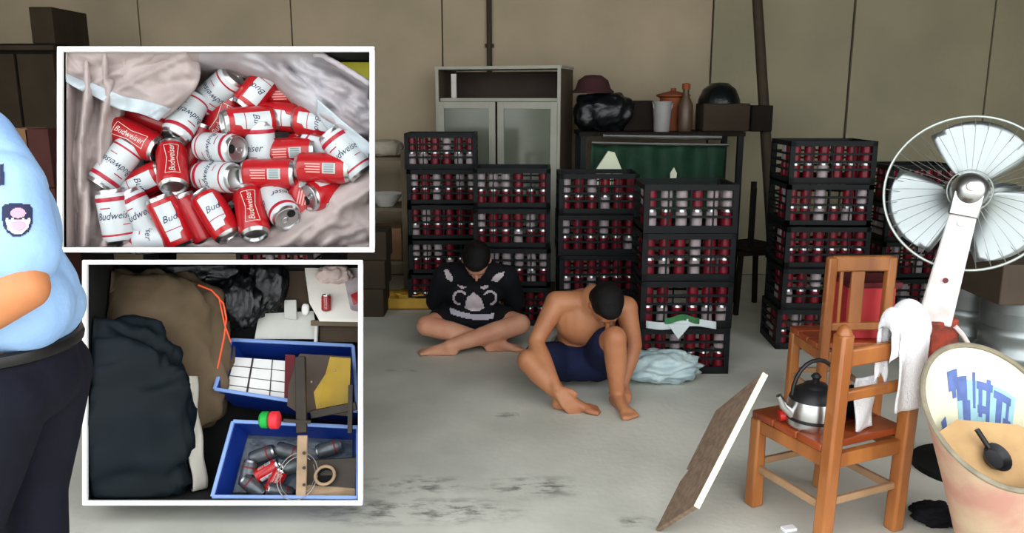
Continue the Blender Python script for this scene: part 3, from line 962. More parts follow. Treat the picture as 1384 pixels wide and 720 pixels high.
# lined basket
def basket():
    rc = at(1344, 562, 2.36)
    base = Vector((rc.x - .005, 2.42, 0))
    t = thing('lined_basket', 'round basket lined with a cream sheet printed in blue', 'basket', base)
    tilt = math.radians(42)
    Rt = Matrix.Rotation(math.radians(16), 3, 'Y') @ Matrix.Rotation(tilt, 3, 'X')
    RR = .242
    def pt(a, s, off=0.0):
        """a angle, s 0 rim .. 1 base"""
        r0 = RR - off
        rim = rc + Rt @ Vector((math.cos(a) * r0, math.sin(a) * r0, 0))
        if math.sin(a) > 0:
            rim += Vector((0, 0, .012 * math.sin(a)))
        bot = base + Vector((.11 + math.cos(a) * (.11 - off), math.sin(a) * (.11 - off), .004 + off))
        k = s
        p = rim.lerp(bot, k)
        bulge = .0 * math.sin(math.pi * s)
        return p + Vector((math.cos(a), math.sin(a), 0)) * bulge
    MB().grid(lambda u, v: pt(2 * math.pi * u, v), 48, 14, True).build('outer_wall', M['basket_out'], t, smooth=180)
    MB().grid(lambda u, v: pt(2 * math.pi * u, v, .012), 48, 14, True).build('liner', M['basket_cream'], t, smooth=180)
    MB().add([base + Vector((.11 + .11 * math.cos(k * .2618), .11 * math.sin(k * .2618), .002)) for k in range(24)], [tuple(range(24))]).build('bottom', M['basket_out'], t)
    rimpts = [pt(2 * math.pi * k / 48, 0, .006) for k in range(49)]
    MB().tube(rimpts, .009, 8, caps=False).build('rim', M['basket_rim'], t)
    # printed marks on the liner (strokes of blue on a pale cyan ground), at the far inner wall
    def patch(a0, a1, s0, s1, m, nm, off=.0145, n=6):
        MB().grid(lambda u, v: pt(a0 + (a1 - a0) * u, s0 + (s1 - s0) * v, off), n, n).build(nm, m, t, smooth=180)
    D = math.radians
    patch(D(118), D(58), .16, .44, M['print_cyan'], 'print_ground', .0138, 12)
    for a0, a1, s0, s1 in ((128, 116, .1, .2), (118, 106, .14, .26), (112, 103, .26, .44), (124, 119, .2, .24), (100, 97, .12, .3), (96, 80, .16, .2), (94, 90, .2, .34), (95, 82, .28, .32), (86, 82, .14, .4), (79, 62, .18, .22), (76, 70, .22, .42), (68, 60, .3, .35), (66, 63, .22, .46), (80, 66, .4, .44), (148, 138, .3, .42), (146, 142, .42, .6), (154, 150, .38, .5), (104, 98, .4, .5)):
        patch(D(a0), D(a1), s0, s1, M['print_blue'], 'print_stroke')
    # contents: a folded sheet of cardboard and a black ladle
    c = rc + Rt @ Vector((.02, -.035, -.075))
    mb = MB().prism([c + Rt @ Vector(p) for p in ((-.15, -.13, 0), (-.02, -.19, 0), (.15, -.15, 0), (.2, .02, .03), (.1, .06, .03), (-.1, .03, .01), (-.175, -.04, 0))], Rt @ Vector((0, 0, -.008)))
    tag(mb.build('cardboard_sheet', M['cardboard'], smooth=0), 'tan cardboard sheet lying inside the lined basket', 'cardboard')
    l = c + Rt @ Vector((-.02, -.06, .012))
    t2 = thing('black_ladle', 'small black ladle on the cardboard inside the basket', 'ladle', l)
    MB().lathe([(0, .003), (.03, .006), (.043, .022), (.046, .024), (.034, .002), (0, -.004)], 20, Rt, l + Rt @ Vector((.02, -.02, 0))).build('bowl', M['kettle_black'], t2)
    MB().tube([l + Rt @ Vector((-.005, .005, .022)), l + Rt @ Vector((-.05, .045, .04))], .008, 8).build('handle', M['kettle_black'], t2)
basket()
# pale bucket foot in front of the basket base
o = sack('white_plastic_bag', onz(1322, 722, 0) + Vector((0, .03, .035)), (.07, .05, .035), M['towel'], fold=.2, seed=21)
tag(o, 'small crumpled white bag on the floor under the basket', 'bag')
o = sack('dark_rag', onz(1262, 704, 0) + Vector((0, 0, .03)), (.075, .06, .03), M['black_cloth'], fold=.25, seed=22)
tag(o, 'dark rag on the floor between chair leg and basket', 'rag')
o = MB().box(onz(1066, 716, 0) + Vector((0, 0, .006)), (.05, .03, .012), Matrix.Rotation(.3, 3, 'Z')).build('paper_scrap', M['towel'], bevel=.002)
tag(o, 'small white paper scrap on the floor before the chair', 'paper')

# board leaning on the chair
def board():
    A = onz(886, 716, 0.004); Bp = at(937, 684, 2.47); Cp = at(1030, 504, 2.66)
    D = A + (Cp - Bp) * .97
    D = D + (A - Bp) * .1
    n = (Bp - A).cross(Cp - A).normalized()
    if n.x > 0: n = -n
    t = thing('leaning_board', 'brown fibreboard with a pale cut edge leaning on the front chair', 'board', A)
    th = .016
    mid0 = A.lerp(D, .40); mid1 = A.lerp(D, .47) + (Bp - A) * .12; mid2 = A.lerp(D, .50)
    poly = [A, Bp, Cp, D, mid2, mid1, mid0]
    MB().prism(poly, -n * th).build('panel', M['board_face'], t, smooth=0)
    e = (Bp - A).normalized() * .003
    MB().prism([Bp + e - n * -.001, Cp + e - n * -.001, Cp + e - n * (th + .004), Bp + e - n * (th + .004)], (Bp - A).normalized() * .004).build('edge', M['board_edge'], t, smooth=0)
    tag(t.children[-1], 'pale cut edge')
board()

# pale bag and towel by the crates
o = sack('pale_bag', onz(893, 518, 0) + Vector((0, .06, .075)), (.21, .14, .08), M['bag_teal'], fold=.24, seed=14, freq=(3, 3, 3), e=2.0)
tag(o, 'crumpled pale teal plastic bag on the floor beside the shirtless man', 'bag')
def crate_towel():
    Yf = 4.28
    def strip(x0, x1, y0, y1, m, nm, par, dy, seed):
        def f(u, v):
            p = at(x0 + (x1 - x0) * u, y0 + (y1 - y0) * v + 2.5 * math.sin(u * 7 + seed), Yf - .012 - dy - .008 * abs(math.sin(u * 8 + seed)))
            return p
        return MB().grid(f, 24, 8).build(nm, m, par, solid=.004, smooth=180)
    b = at(920, 438, Yf - .02)
    t = thing('crate_towel', 'thin pale towel with a green corner tied across the nearest crates', 'towel', b)
    strip(873, 968, 433, 443, M['towel_teal'], 'band', t, 0, 0)
    strip(898, 945, 427, 435, M['towel_green'], 'green_edge', t, .006, 1)
    P = [at(x, y, Yf - .028) for x, y in ((903, 438), (934, 438), (924, 450), (917, 458), (911, 450))]
    MB().prism(P, (0, .008, 0)).build('corner', M['towel_teal'], t, smooth=0)
crate_towel()

# ------------------------------------------------------------------ people
def blob(name, prims, voxel, m, parent, it=8, solid=False):
    mb = MB()
    for pr in prims:
        if pr[0] == 'e':                       # ellipsoid: centre, radii, optional matrix
            mb.sphere(pr[1], pr[2], 20, 14, pr[3] if len(pr) > 3 else None)
        else:                                  # chain of (point, radius)
            ch = pr[1]
            for q in range(len(ch)):
                mb.sphere(ch[q][0], ch[q][1], 14, 10)
            for q in range(len(ch) - 1):
                a, b_ = Vector(ch[q][0]), Vector(ch[q + 1][0])
                if (a - b_).length > 1e-4:
                    mb.tube([a, b_], [ch[q][1], ch[q + 1][1]], 14)
    loc = ROOT.get(parent.name, Vector((0, 0, 0)))
    me = mb.mesh(name + '_tmp', loc)
    o = bpy.data.objects.new(name + '_tmp', me)
    COL.objects.link(o)
    md = o.modifiers.new('r', 'REMESH'); md.mode = 'VOXEL'; md.voxel_size = voxel; md.adaptivity = 0
    md = o.modifiers.new('s', 'SMOOTH'); md.factor = .5; md.iterations = it
    dg = bpy.context.evaluated_depsgraph_get()
    me2 = bpy.data.meshes.new_from_object(o.evaluated_get(dg))
    bpy.data.objects.remove(o)
    me2.name = name
    me2.materials.clear()
    out = link(name, me2, m, parent, loc, smooth=180)
    return out

def C(*pts):
    return ('c', list(pts))

def hand(prims, wrist, direc, side, palm_n, curl=.5, s=1.0):
    """palm and five fingers; direc: pointing direction, side: toward the thumb, palm_n: palm facing"""
    d, sd, pn = Vector(direc).normalized(), Vector(side).normalized(), Vector(palm_n).normalized()
    sd = (sd - d * sd.dot(d)).normalized()
    k0 = wrist + d * .085 * s
    for i in range(4):
        o = (1.5 - i) * .02 * s
        prims.append(C((wrist + d * .02 * s + sd * o * .6, .015 * s), (k0 + sd * o, .0125 * s)))
        ln = (.07, .08, .075, .058)[i] * s
        p1 = k0 + sd * o + (d * math.cos(curl * .5) + pn * math.sin(curl * .5)) * ln * .5
        p2 = p1 + (d * math.cos(curl * 1.4) + pn * math.sin(curl * 1.4)) * ln * .5
        prims.append(C((k0 + sd * o, .0105 * s), (p1, .009 * s), (p2, .008 * s)))
    tb = wrist + d * .03 * s + sd * .03 * s
    t1 = tb + (d * .6 + sd * .7 + pn * .25).normalized() * .04 * s
    t2 = t1 + (d * .85 + sd * .3 + pn * .35).normalized() * .03 * s
    prims.append(C((wrist + d * .025 * s + sd * .012 * s, .015 * s), (tb, .013 * s), (t1, .011 * s), (t2, .009 * s)))

def head_prims(c, up, face, s=1.0):
    up, face = Vector(up).normalized(), Vector(face).normalized()
    face = (face - up * face.dot(up)).normalized()
    rt = face.cross(up)
    R = Matrix((rt, face, up)).transposed()
    pr = [('e', c + up * .02 * s, (.074 * s, .092 * s, .09 * s), R),
          ('e', c - up * .05 * s + face * .025 * s, (.056 * s, .064 * s, .065 * s), R),
          C((c - up * .005 * s + face * .09 * s, .009 * s), (c - up * .03 * s + face * .108 * s, .012 * s)),
          C((c - up * .062 * s + face * .085 * s - rt * .018 * s, .009 * s), (c - up * .062 * s + face * .088 * s + rt * .018 * s, .009 * s)),
          C((c + up * .03 * s + face * .082 * s - rt * .03 * s, .01 * s), (c + up * .03 * s + face * .082 * s + rt * .03 * s, .01 * s))]
    for q in (-1, 1):
        pr.append(('e', c + rt * q * .078 * s - up * .005 * s - face * .005 * s, (.012 * s, .02 * s, .032 * s), R))
    return pr, R, up, face, rt

def head_extras(c, R, up, face, rt, parent, s=1.0, hairlen=1.0):
    for q in (-1, 1):
        MB().sphere(c + face * .079 * s + rt * q * .031 * s + up * .008 * s, .0115 * s, 12, 8).build('eye', M['eye'], parent)
    blob('hair', [('e', c + up * .04 * s - face * .018 * s, (.085 * s, .098 * s, .086 * s), R),
                  ('e', c - up * .02 * s - face * .05 * s, (.078 * s, .06 * s, .08 * s), R),
                  ('e', c + up * .075 * s + face * .035 * s, (.062 * s, .055 * s, .036 * s), R)], .009, M['hair'], parent, 4)

def foot(prims, ankle, toe, s=1.0):
    a, t_ = Vector(ankle), Vector(toe)
    d = (t_ - a); d.z = 0; d.normalize()
    sd = Vector((0, 0, 1)).cross(d)
    gz = .02 * s
    heel = Vector((a.x, a.y, 0)) - d * .035 * s + Vector((0, 0, gz + .008))
    ball = Vector((a.x, a.y, 0)) + d * .13 * s + Vector((0, 0, gz))
    prims.append(C((a, .034 * s), (heel, .029 * s), (ball + sd * .012 * s, .024 * s)))
    prims.append(C((a, .034 * s), (ball - sd * .012, .024 * s)))
    for k in range(5):
        o = (k - 2) * .0165 * s
        prims.append(C((ball + sd * o, .0145 * s), (ball + sd * o * 1.15 + d * (.055 - .007 * abs(k - (1 if True else 0))) * s - Vector((0, 0, .006 * s)), (.0125 if k else .015) * s)))

# --- shirtless man in navy shorts
def man_shirtless():
    pel = at(785, 484, 4.18)
    pel.z = .125
    base = Vector((pel.x, pel.y, 0))
    t = thing('person', 'shirtless person in navy shorts sitting on the floor with head bowed', 'person', base)
    belly = at(788, 455, 4.15); chest = at(790, 428, 4.06); neckb = at(803, 404, 3.99)
    head = at(819, 412, 3.88)
    rs = at(752, 409, 4.02); re = at(724, 462, 3.93); rw = onz(752, 524, .115)
    ls = at(846, 416, 4.0); le = at(857, 466, 3.96); lw = at(842, 518, 3.86)
    rh = at(765, 490, 4.16); rk = at(714, 487, 3.86); ra = onz(762, 538, .06)
    lh = at(806, 490, 4.16); lk = at(831, 456, 3.78); la = onz(834, 533, .065)
    rh.z = lh.z = .115
    pr = []
    up_h = Vector((.12, -.9, .42)); fc = Vector((.1, -.4, -.95))
    hp, R, up, face, rt = head_prims(head, up_h, fc, .98)
    pr += hp
    pr += [('e', pel, (.155, .125, .12)), ('e', belly, (.14, .115, .13)), ('e', chest, (.165, .12, .15)),
           ('e', (rs + ls) / 2 + Vector((0, .03, -.01)), (.17, .085, .075)),
           C((neckb, .062), (head - up * .06 - face * .02, .056)),
           C((chest, .1), (neckb, .075)),
           C((neckb + Vector((0, .02, -.02)), .06), (rs, .062)), C((neckb + Vector((0, .02, -.02)), .06), (ls, .062)),
           C((rs, .06), (rs.lerp(re, .4), .052), (re, .042)), C((re, .042), (re.lerp(rw, .35), .043), (rw, .028)),
           C((ls, .06), (ls.lerp(le, .4), .052), (le, .042)), C((le, .042), (le.lerp(lw, .35), .043), (lw, .028)),
           C((rh, .1), (rh.lerp(rk, .5), .085), (rk, .058)), C((rk, .058), (rk.lerp(ra, .35), .06), (ra, .036)),
           C((lh, .1), (lh.lerp(lk, .5), .085), (lk, .058)), C((lk, .058), (lk.lerp(la, .35), .056), (la, .036))]
    foot(pr, ra, ra + Vector((.2, -.05, 0)), .95)
    foot(pr, la, la + Vector((.06, -.2, 0)), .95)
    hand(pr, rw, onz(768, 545, .05) - rw, Vector((.6, .2, .4)), Vector((.5, .3, -.7)), .8, .95)
    hand(pr, lw, onz(846, 540, .05) - lw, Vector((-.7, -.2, .2)), Vector((-.5, .4, -.4)), .7, .95)
    body = blob('body', pr, .0075, M['skin_tan'], t, 5)
    head_extras(head, R, up, face, rt, t, .98)
    sh = [('e', pel + Vector((0, 0, -.002)), (.172, .142, .122)), C((rh, .112), (rh.lerp(rk, .72), .094)), C((lh, .112), (lh.lerp(lk, .7), .096)),
          C((rh.lerp(lh, .5) + Vector((-.06, -.08, .02)), .1), (rh.lerp(lh, .5) + Vector((.06, -.1, .03)), .1))]
    blob('shorts', sh, .009, M['shorts_navy'], t, 6)
    wb = pel + Vector((0, 0, .085))
    MB().ring(wb, .152, .013, Matrix.Rotation(math.radians(8), 3, 'X'), 40, 8, .84).build('waistband', M['waistband'], t)
man_shirtless()

def bvh_of(o):
    me = o.data
    loc = o.matrix_world.translation if o.parent is None else ROOT[o.parent.name]
    return BVHTree.FromPolygons([v.co + loc for v in me.vertices], [tuple(p.vertices) for p in me.polygons])

def decal(bvh, poly, m, name, parent, step=1.5, lift=.003):
    """a flat print laid on a garment: the outline is given as it is seen and dropped onto the cloth"""
    def inside(x, y):
        r = False
        n = len(poly)
        for i in range(n):
            (x1, y1), (x2, y2) = poly[i], poly[(i + 1) % n]
            if (y1 > y) != (y2 > y) and x < (x2 - x1) * (y - y1) / (y2 - y1) + x1:
                r = not r
        return r
    x0, x1 = min(p[0] for p in poly), max(p[0] for p in poly)
    y0, y1 = min(p[1] for p in poly), max(p[1] for p in poly)
    nx, ny = int((x1 - x0) / step) + 2, int((y1 - y0) / step) + 2
    pts, idx, faces = [], {}, []
    def vert(i, j):
        if (i, j) not in idx:
            r = ray(x0 + i * step, y0 + j * step).normalized()
            h = bvh.ray_cast(CAM, r)
            if h[0] is None:
                idx[(i, j)] = None
            else:
                idx[(i, j)] = len(pts)
                pts.append(h[0] + h[1] * lift)
        return idx[(i, j)]
    for i in range(nx):
        for j in range(ny):
            if inside(x0 + (i + .5) * step, y0 + (j + .5) * step):
                q = [vert(i, j), vert(i + 1, j), vert(i + 1, j + 1), vert(i, j + 1)]
                if None in q:
                    continue
                P = [pts[k] for k in q]
                if max((P[a] - P[b_]).length for a in range(4) for b_ in range(a)) > .06:
                    continue
                faces.append(tuple(q))
    if not faces:
        return None
    mb = MB(); mb.add(pts, faces)
    return mb.build(name, m, parent, smooth=180)

# --- cross-legged man in black
def man_crosslegged():
    pel = at(640, 437, 4.98); pel.z = .125
    base = Vector((pel.x, pel.y, 0))
    t = thing('person', 'person in black printed t-shirt sitting cross-legged with head bowed', 'person', base)
    belly = at(640, 415, 4.95); chest = at(641, 388, 4.9); neckb = at(642, 366, 4.82); head = at(644, 352, 4.68)
    rs = at(601, 374, 4.86); ls = at(684, 374, 4.86)
    re = at(590, 408, 5.02); le = at(696, 408, 5.02)
    rw = at(618, 424, 5.16); lw = at(668, 424, 5.16)
    rh = pel + Vector((-.08, -.02, 0)); lh = pel + Vector((.08, -.02, 0))
    rk = at(577, 440, 4.73); lk = at(703, 438, 4.73)
    rk.z = max(rk.z, .12); lk.z = max(lk.z, .12)
    ra = onz(668, 462, .06); la = onz(606, 468, .055)
    pr = []
    hp, R, up, face, rt = head_prims(head, Vector((0, -.9, .45)), Vector((0, -.4, -.95)), 1.0)
    pr += hp
    pr += [('e', pel, (.16, .125, .12)), ('e', belly, (.15, .11, .13)), ('e', chest, (.17, .115, .15)), ('e', (rs + ls) / 2, (.18, .085, .07)),
           C((chest, .1), (neckb, .075), (head - up * .06 - face * .02, .056)),
           C((rs, .06), (rs.lerp(re, .4), .05), (re, .04)), C((re, .04), (re.lerp(rw, .35), .042), (rw, .028)),
           C((ls, .06), (ls.lerp(le, .4), .05), (le, .04)), C((le, .04), (le.lerp(lw, .35), .042), (lw, .028)),
           C((rh, .1), (rh.lerp(rk, .5), .085), (rk, .064)), C((rk, .062), (rk.lerp(ra, .35), .062), (ra, .036)),
           C((lh, .1), (lh.lerp(lk, .5), .085), (lk, .064)), C((lk, .062), (lk.lerp(la, .35), .062), (la, .038))]
    foot(pr, ra, ra + Vector((.2, .02, 0)), .95)
    foot(pr, la, la + Vector((-.2, .02, 0)), .95)
    hand(pr, rw, Vector((.8, .1, -.35)), Vector((0, .4, .7)), Vector((.1, -.5, -.5)), .6, .95)
    hand(pr, lw, Vector((-.8, .14, -.35)), Vector((0, .4, .7)), Vector((-.1, -.5, -.5)), .6, .95)
    blob('body', pr, .008, M['skin_pale'], t, 5)
    head_extras(head, R, up, face, rt, t, 1.0)
    tee = [('e', belly + Vector((0, 0, -.02)), (.172, .135, .135)), ('e', chest, (.188, .132, .16)), ('e', (rs + ls) / 2, (.195, .1, .083)),
           C((rs, .077), (rs.lerp(re, .95), .072)), C((ls, .077), (ls.lerp(le, .95), .072)), C((rs, .072), (neckb, .085), (ls, .072)),
           C((belly + Vector((-.1, -.1, -.05)), .085), (belly + Vector((.1, -.1, -.05)), .085)), C((belly + Vector((-.12, -.03, -.05)), .09), (belly + Vector((.12, -.03, -.05)), .09))]
    to = blob('t_shirt', tee, .009, M['tee_black'], t, 6)
    sh = [('e', pel, (.18, .145, .125)), C((rh, .115), (rh.lerp(rk, .55), .1)), C((lh, .115), (lh.lerp(lk, .55), .1)), C((rh + Vector((.02, -.1, -.01)), .09), (lh + Vector((-.02, -.1, -.01)), .09))]
    blob('shorts', sh, .01, M['black_cloth'], t, 6)
    bv = bvh_of(to)
    import math as _m
    def ring_poly(cx, cy, r0, r1, a0, a1, ey=1.0, n=14):
        o_ = [(cx + r1 * _m.cos(_m.radians(a0 + (a1 - a0) * k / n)), cy + ey * r1 * _m.sin(_m.radians(a0 + (a1 - a0) * k / n))) for k in range(n + 1)]
        i_ = [(cx + r0 * _m.cos(_m.radians(a1 + (a0 - a1) * k / n)), cy + ey * r0 * _m.sin(_m.radians(a1 + (a0 - a1) * k / n))) for k in range(n + 1)]
        return o_ + i_
    decal(bv, ring_poly(649, 332, 93, 100, 63, 118), M['tee_trim'], 'hem_print', t)
    decal(bv, [(628, 416), (631, 402), (640, 395), (650, 402), (655, 416), (648, 420), (636, 420)], M['tee_print'], 'chest_print', t)
    decal(bv, ring_poly(622, 402, 7, 10, 90, 330), M['tee_print'], 'chest_print', t)
    decal(bv, ring_poly(662, 402, 7, 10, -150, 90), M['tee_print'], 'chest_print', t)
    decal(bv, [(600, 365), (606, 364), (612, 374), (611, 381), (604, 376)], M['tee_print'], 'chest_print', t)
    decal(bv, [(664, 378), (670, 370), (682, 367), (680, 373), (672, 381)], M['tee_print'], 'chest_print', t)
    decal(bv, [(617, 384), (626, 386), (632, 388), (624, 390)], M['tee_print'], 'chest_print', t)
    decal(bv, [(648, 388), (656, 385), (662, 386), (655, 391)], M['tee_print'], 'chest_print', t)
man_crosslegged()

# --- standing person in a pale blue short-sleeved shirt and black trousers
def officer():
    Y0 = 1.84
    def J(x, y, Y=Y0): return at(x, y, Y)
    hips = J(27, 490); base = Vector((hips.x, Y0, 0))
    t = thing('person', 'person in pale blue short-sleeved uniform shirt and black trousers standing', 'person', base)
    waist = J(33, 440); chest = J(-8, 315); upch = J(-14, 258); neck = J(-38, 178); head = J(-95, 85)
    ls = J(6, 256, 1.72); le = J(34, 388, 1.62); lw = J(-110, 470, 1.58)
    rs = J(-5, 245, 2.02); re = J(-10, 390, 2.1); rw = J(-120, 450, 2.05)
    pr = []
    hp, R, up, face, rt = head_prims(head, Vector((-.25, 0, 1)), Vector((-1, .1, -.2)), 1.05)
    pr += hp
    pr += [C((upch, .1), (neck, .062), (head - up * .06, .06)), ('e', chest, (.115, .165, .17)), ('e', waist, (.088, .13, .1)), ('e', hips + Vector((0, 0, -.03)), (.1, .145, .1)),
           C((ls, .062), (ls.lerp(le, .45), .056), (le, .046)), C((le, .049), (le.lerp(lw, .35), .05), (lw, .032)),
           C((rs, .062), (rs.lerp(re, .45), .056), (re, .046)), C((re, .046), (re.lerp(rw, .35), .047), (rw, .03))]
    legs = []
    for q, yo in ((-1, -.09), (1, .1)):
        hpz = hips + Vector((.0, yo, -.05))
        kn = Vector((hips.x - .10 + .025 * q, Y0 + yo * 1.05, .5)); an = Vector((hips.x + .03 * q - .13, Y0 + yo * 1.1, .09))
        legs.append((hpz, kn, an))
        pr.append(C((hpz, .09), (kn, .058), (an, .038)))
        foot(pr, an, an + Vector((-.2, 0, 0)))
    hand(pr, lw, lw - le, Vector((0, .2, 1)), Vector((0, 1, -.2)), .5)
    hand(pr, rw, rw - re, Vector((0, -.2, 1)), Vector((0, -1, -.2)), .5)
    blob('body', pr, .009, M['skin_arm'], t, 5)
    head_extras(head, R, up, face, rt, t, 1.05)
    sl = ls.lerp(le, .64)
    sr = rs.lerp(re, .80)
    nb = neck + Vector((.015, 0, -.015))
    shp = [('e', chest, (.125, .18, .18)), ('e', J(33, 418), (.12, .17, .1)), ('e', upch + Vector((-.01, 0, .0)), (.1, .16, .12)),
           C((ls, .082), (sl, .084)), C((rs, .08), (sr, .08)), C((ls + Vector((0, .02, .0)), .075), (nb, .075), (rs, .075)),
           C((J(14, 360, 1.84), .112), (J(37, 392, 1.84), .112)),
           C((J(30, 412, 1.77), .108), (J(38, 412, 1.93), .108))]
    so = blob('shirt', shp, .009, M['shirt_blue'], t, 7)
    trs = [('e', hips + Vector((.0, 0, -.035)), (.122, .172, .115)), ('e', hips + Vector((.0, 0, .03)), (.117, .166, .05))]
    for hpz, kn, an in legs:
        trs.append(C((hpz, .108), (hpz.lerp(kn, .5), .096), (kn, .082), (an + Vector((0, 0, .01)), .07)))
    blob('trousers', trs, .011, M['trousers'], t, 6)
    MB().ring(hips + Vector((0, 0, .052)), .158, .012, Matrix.Diagonal((.77, 1.06, 1.4)), 40, 8, 1.0).build('belt', M['leather'], t)
    for hpz, kn, an in legs:
        MB().sphere(an + Vector((-.07, 0, -.048)), (.15, .05, .05), 16, 10).build('shoe', M['leather'], t)
    bv = bvh_of(so)
    def ell(cx, cy, rx, ry, n=24): return [(cx + rx * math.cos(2 * math.pi * k / n), cy + ry * math.sin(2 * math.pi * k / n)) for k in range(n)]
    decal(bv, [(3, 281), (8, 276), (24, 275), (40, 277), (44, 283), (44, 300), (42, 306), (38, 314), (28, 320), (18, 320), (9, 313), (4, 304)], M['patch_navy'], 'sleeve_patch', t, 1.5, .002)
    decal(bv, [(8, 298), (40, 298), (37, 310), (29, 317), (19, 317), (11, 311)], M['patch_white'], 'patch_field', t, 1.2, .004)
    decal(bv, ell(25, 306, 9, 7), M['patch_pink'], 'patch_emblem', t, 1.2, .006)
    decal(bv, ell(24, 289, 10, 7), M['patch_pink'], 'patch_emblem', t, 1.2, .004)
    for x in (10, 17, 31, 38):
        decal(bv, [(x - 1.5, 296), (x + 1.5, 296), (x + 1.5, 302), (x - 1.5, 302)], M['patch_white'], 'patch_mark', t, 1.0, .005)
    decal(bv, [(0, 224), (5, 222), (6, 250), (0, 252)], M['patch_navy'], 'collar_mark', t, 1.2, .003)
officer()

# ------------------------------------------------------------------ two inset pictures built as white-framed open cases, one standing on the other
ZC, DEP, SKEW = 2.86, 0.45, 0.19
AR, AU, AF = Vector((1, 0, 0)), Vector((0, SP, CP)), Vector((0, CP, -SP))
RCASE = Matrix((AR, AU, AF)).transposed()
def case_pt(x, y, w):          # a point of the box-shaped case, w behind its front plane
    return CAM + AR * ((x - 692) / FPX * ZC) - AU * ((y - 360) / FPX * ZC) + AF * (ZC + w)
def inn(x, y, w):              # a point inside the case where it shows at (x, y), w behind the front plane
    return CAM + ray(x, y) * (ZC + w)
PXM = ZC / FPX

def case(x0, y0, x1, y1, bw, label, group):
    c = case_pt((x0 + x1) / 2, y1, DEP / 2)
    t = thing('inset_case', label, 'case', c, group)
    w, h = (x1 - x0) * PXM, (y1 - y0) * PXM
    b = bw * PXM
    f = M['frame_white']
    mx, my = (x0 + x1) / 2, (y0 + y1) / 2
    def bx(cx, cy, cw, sx, sy, sw): return MB().box(case_pt(cx, cy, cw), (sx, sy, sw), RCASE)
    bx(mx, y0 + bw / 2, .01, w, b, .02).build('frame_bar', f, t, bevel=.005)
    bx(mx, y1 - bw / 2, .01, w, b, .02).build('frame_bar', f, t, bevel=.005)
    bx(x0 + bw / 2, my, .01, b, h - .004, .02).build('frame_bar', f, t, bevel=.005)
    bx(x1 - bw / 2, my, .01, b, h - .004, .02).build('frame_bar', f, t, bevel=.005)
    s = .006
    e = 2.0
    iw = M['case_inner']
    # the box behind the frame runs slightly askew to it, towards the left
    def sk(x, y, w_): return case_pt(x, y, w_) - AR * (SKEW * max(0, w_ - .02))
    def pan(nm, A, B, n_):
        MB().add([sk(*A, .02), sk(*B, .02), sk(*B, DEP), sk(*A, DEP)] + [q + n_ * s for q in (sk(*A, .02), sk(*B, .02), sk(*B, DEP), sk(*A, DEP))],
                 [(0, 1, 2, 3), (7, 6, 5, 4), (0, 4, 5, 1), (1, 5, 6, 2), (2, 6, 7, 3), (3, 7, 4, 0)]).build(nm, iw, t, smooth=0)
    xa, xb, ya, yb = x0 + 1.2, x1 - 1.2, y0 + 1.2, y1 - 1.2
    pan('side_panel', (xa, ya), (xa, yb), AR)
    pan('side_panel', (xb, ya), (xb, yb), -AR)
    pan('top_panel', (xa, ya), (xb, ya), -AU)
    pan('bottom_panel', (xa, yb), (xb, yb), AU)
    MB().prism([sk(xa, ya, DEP), sk(xb, ya, DEP), sk(xb, yb, DEP), sk(xa, yb, DEP)], -AF * s).build('back_panel', iw, t, smooth=0)
    return t, bx
GRP = 'inset pictures built as white-framed cases on the left'
tu, bxu = case(76, 62, 506, 341, 7, 'upper inset picture built as a white-framed case with a cloth sack of cans', GRP)
tl, bxl = case(110, 351, 490, 683.5, 6.5, 'lower inset picture built as a white-framed case with dark sacks and blue tubs', GRP)
for x in (170, 430):
    bxu(x, 346, .28, .06, 10 * PXM + .006, .16).build('spacer', M['case_inner'], tu, smooth=0)
for x in (170, 430):
    p = case_pt(x, 682, .24)
    MB().box((p.x, p.y, p.z / 2), (.06, .05, p.z)).build('foot', M['case_inner'], tl, smooth=0)

# ---- the big cans
CR, CL = .0555, .196
def text_shape(s, size, shear):
    cu = bpy.data.curves.new('txt', 'FONT')
    cu.body = s; cu.size = size; cu.shear = shear; cu.align_x = 'CENTER'; cu.align_y = 'CENTER'
    cu.resolution_u = 2
    o = bpy.data.objects.new('txt', cu)
    COL.objects.link(o)
    dg = bpy.context.evaluated_depsgraph_get()
    me = bpy.data.meshes.new_from_object(o.evaluated_get(dg))
    bpy.data.objects.remove(o)
    bm = bmesh.new(); bm.from_mesh(me)
    bmesh.ops.triangulate(bm, faces=bm.faces)
    bmesh.ops.subdivide_edges(bm, edges=[e for e in bm.edges if e.calc_length() > .008], cuts=1)
    bmesh.ops.triangulate(bm, faces=bm.faces)
    bm.verts.index_update()
    v = [(p.co.x, p.co.y) for p in bm.verts]
    f = [tuple(q.index for q in p.verts) for p in bm.faces]
    bm.free()
    return v, f
def wrap(s, z, lift, th0):
    a = th0 + s / CR
    return Vector(((CR + lift) * math.cos(a), (CR + lift) * math.sin(a), z))
def wrap_patch(mb, th0, s0, s1, z0, z1, lift, n=8):
    mb.grid(lambda u, v: wrap(s0 + (s1 - s0) * u, z0 + (z1 - z0) * v, lift, th0), n, 3)
def wrap_text(mb, s, size, th0, zc, axis, lift, shear=.25, sx=1.0):
    v, f = text_shape(s, size, shear)
    if axis:   # lettering runs along the can
        mb.add([wrap(-q[1], zc + q[0] * sx, lift, th0) for q in v], f)
    else:
        mb.add([wrap(q[0] * sx, zc + q[1], lift, th0) for q in v], f)
def wrap_line(mb, pts, wd, th0, lift):
    for (s0, z0), (s1, z1) in zip(pts, pts[1:]):
        n = 6
        L = math.hypot(s1 - s0, z1 - z0)
        nx, nz = -(z1 - z0) / L * wd / 2, (s1 - s0) / L * wd / 2
        mb.grid(lambda u, v: wrap(s0 + (s1 - s0) * u + nx * (2 * v - 1), z0 + (z1 - z0) * u + nz * (2 * v - 1), lift, th0), n, 2)

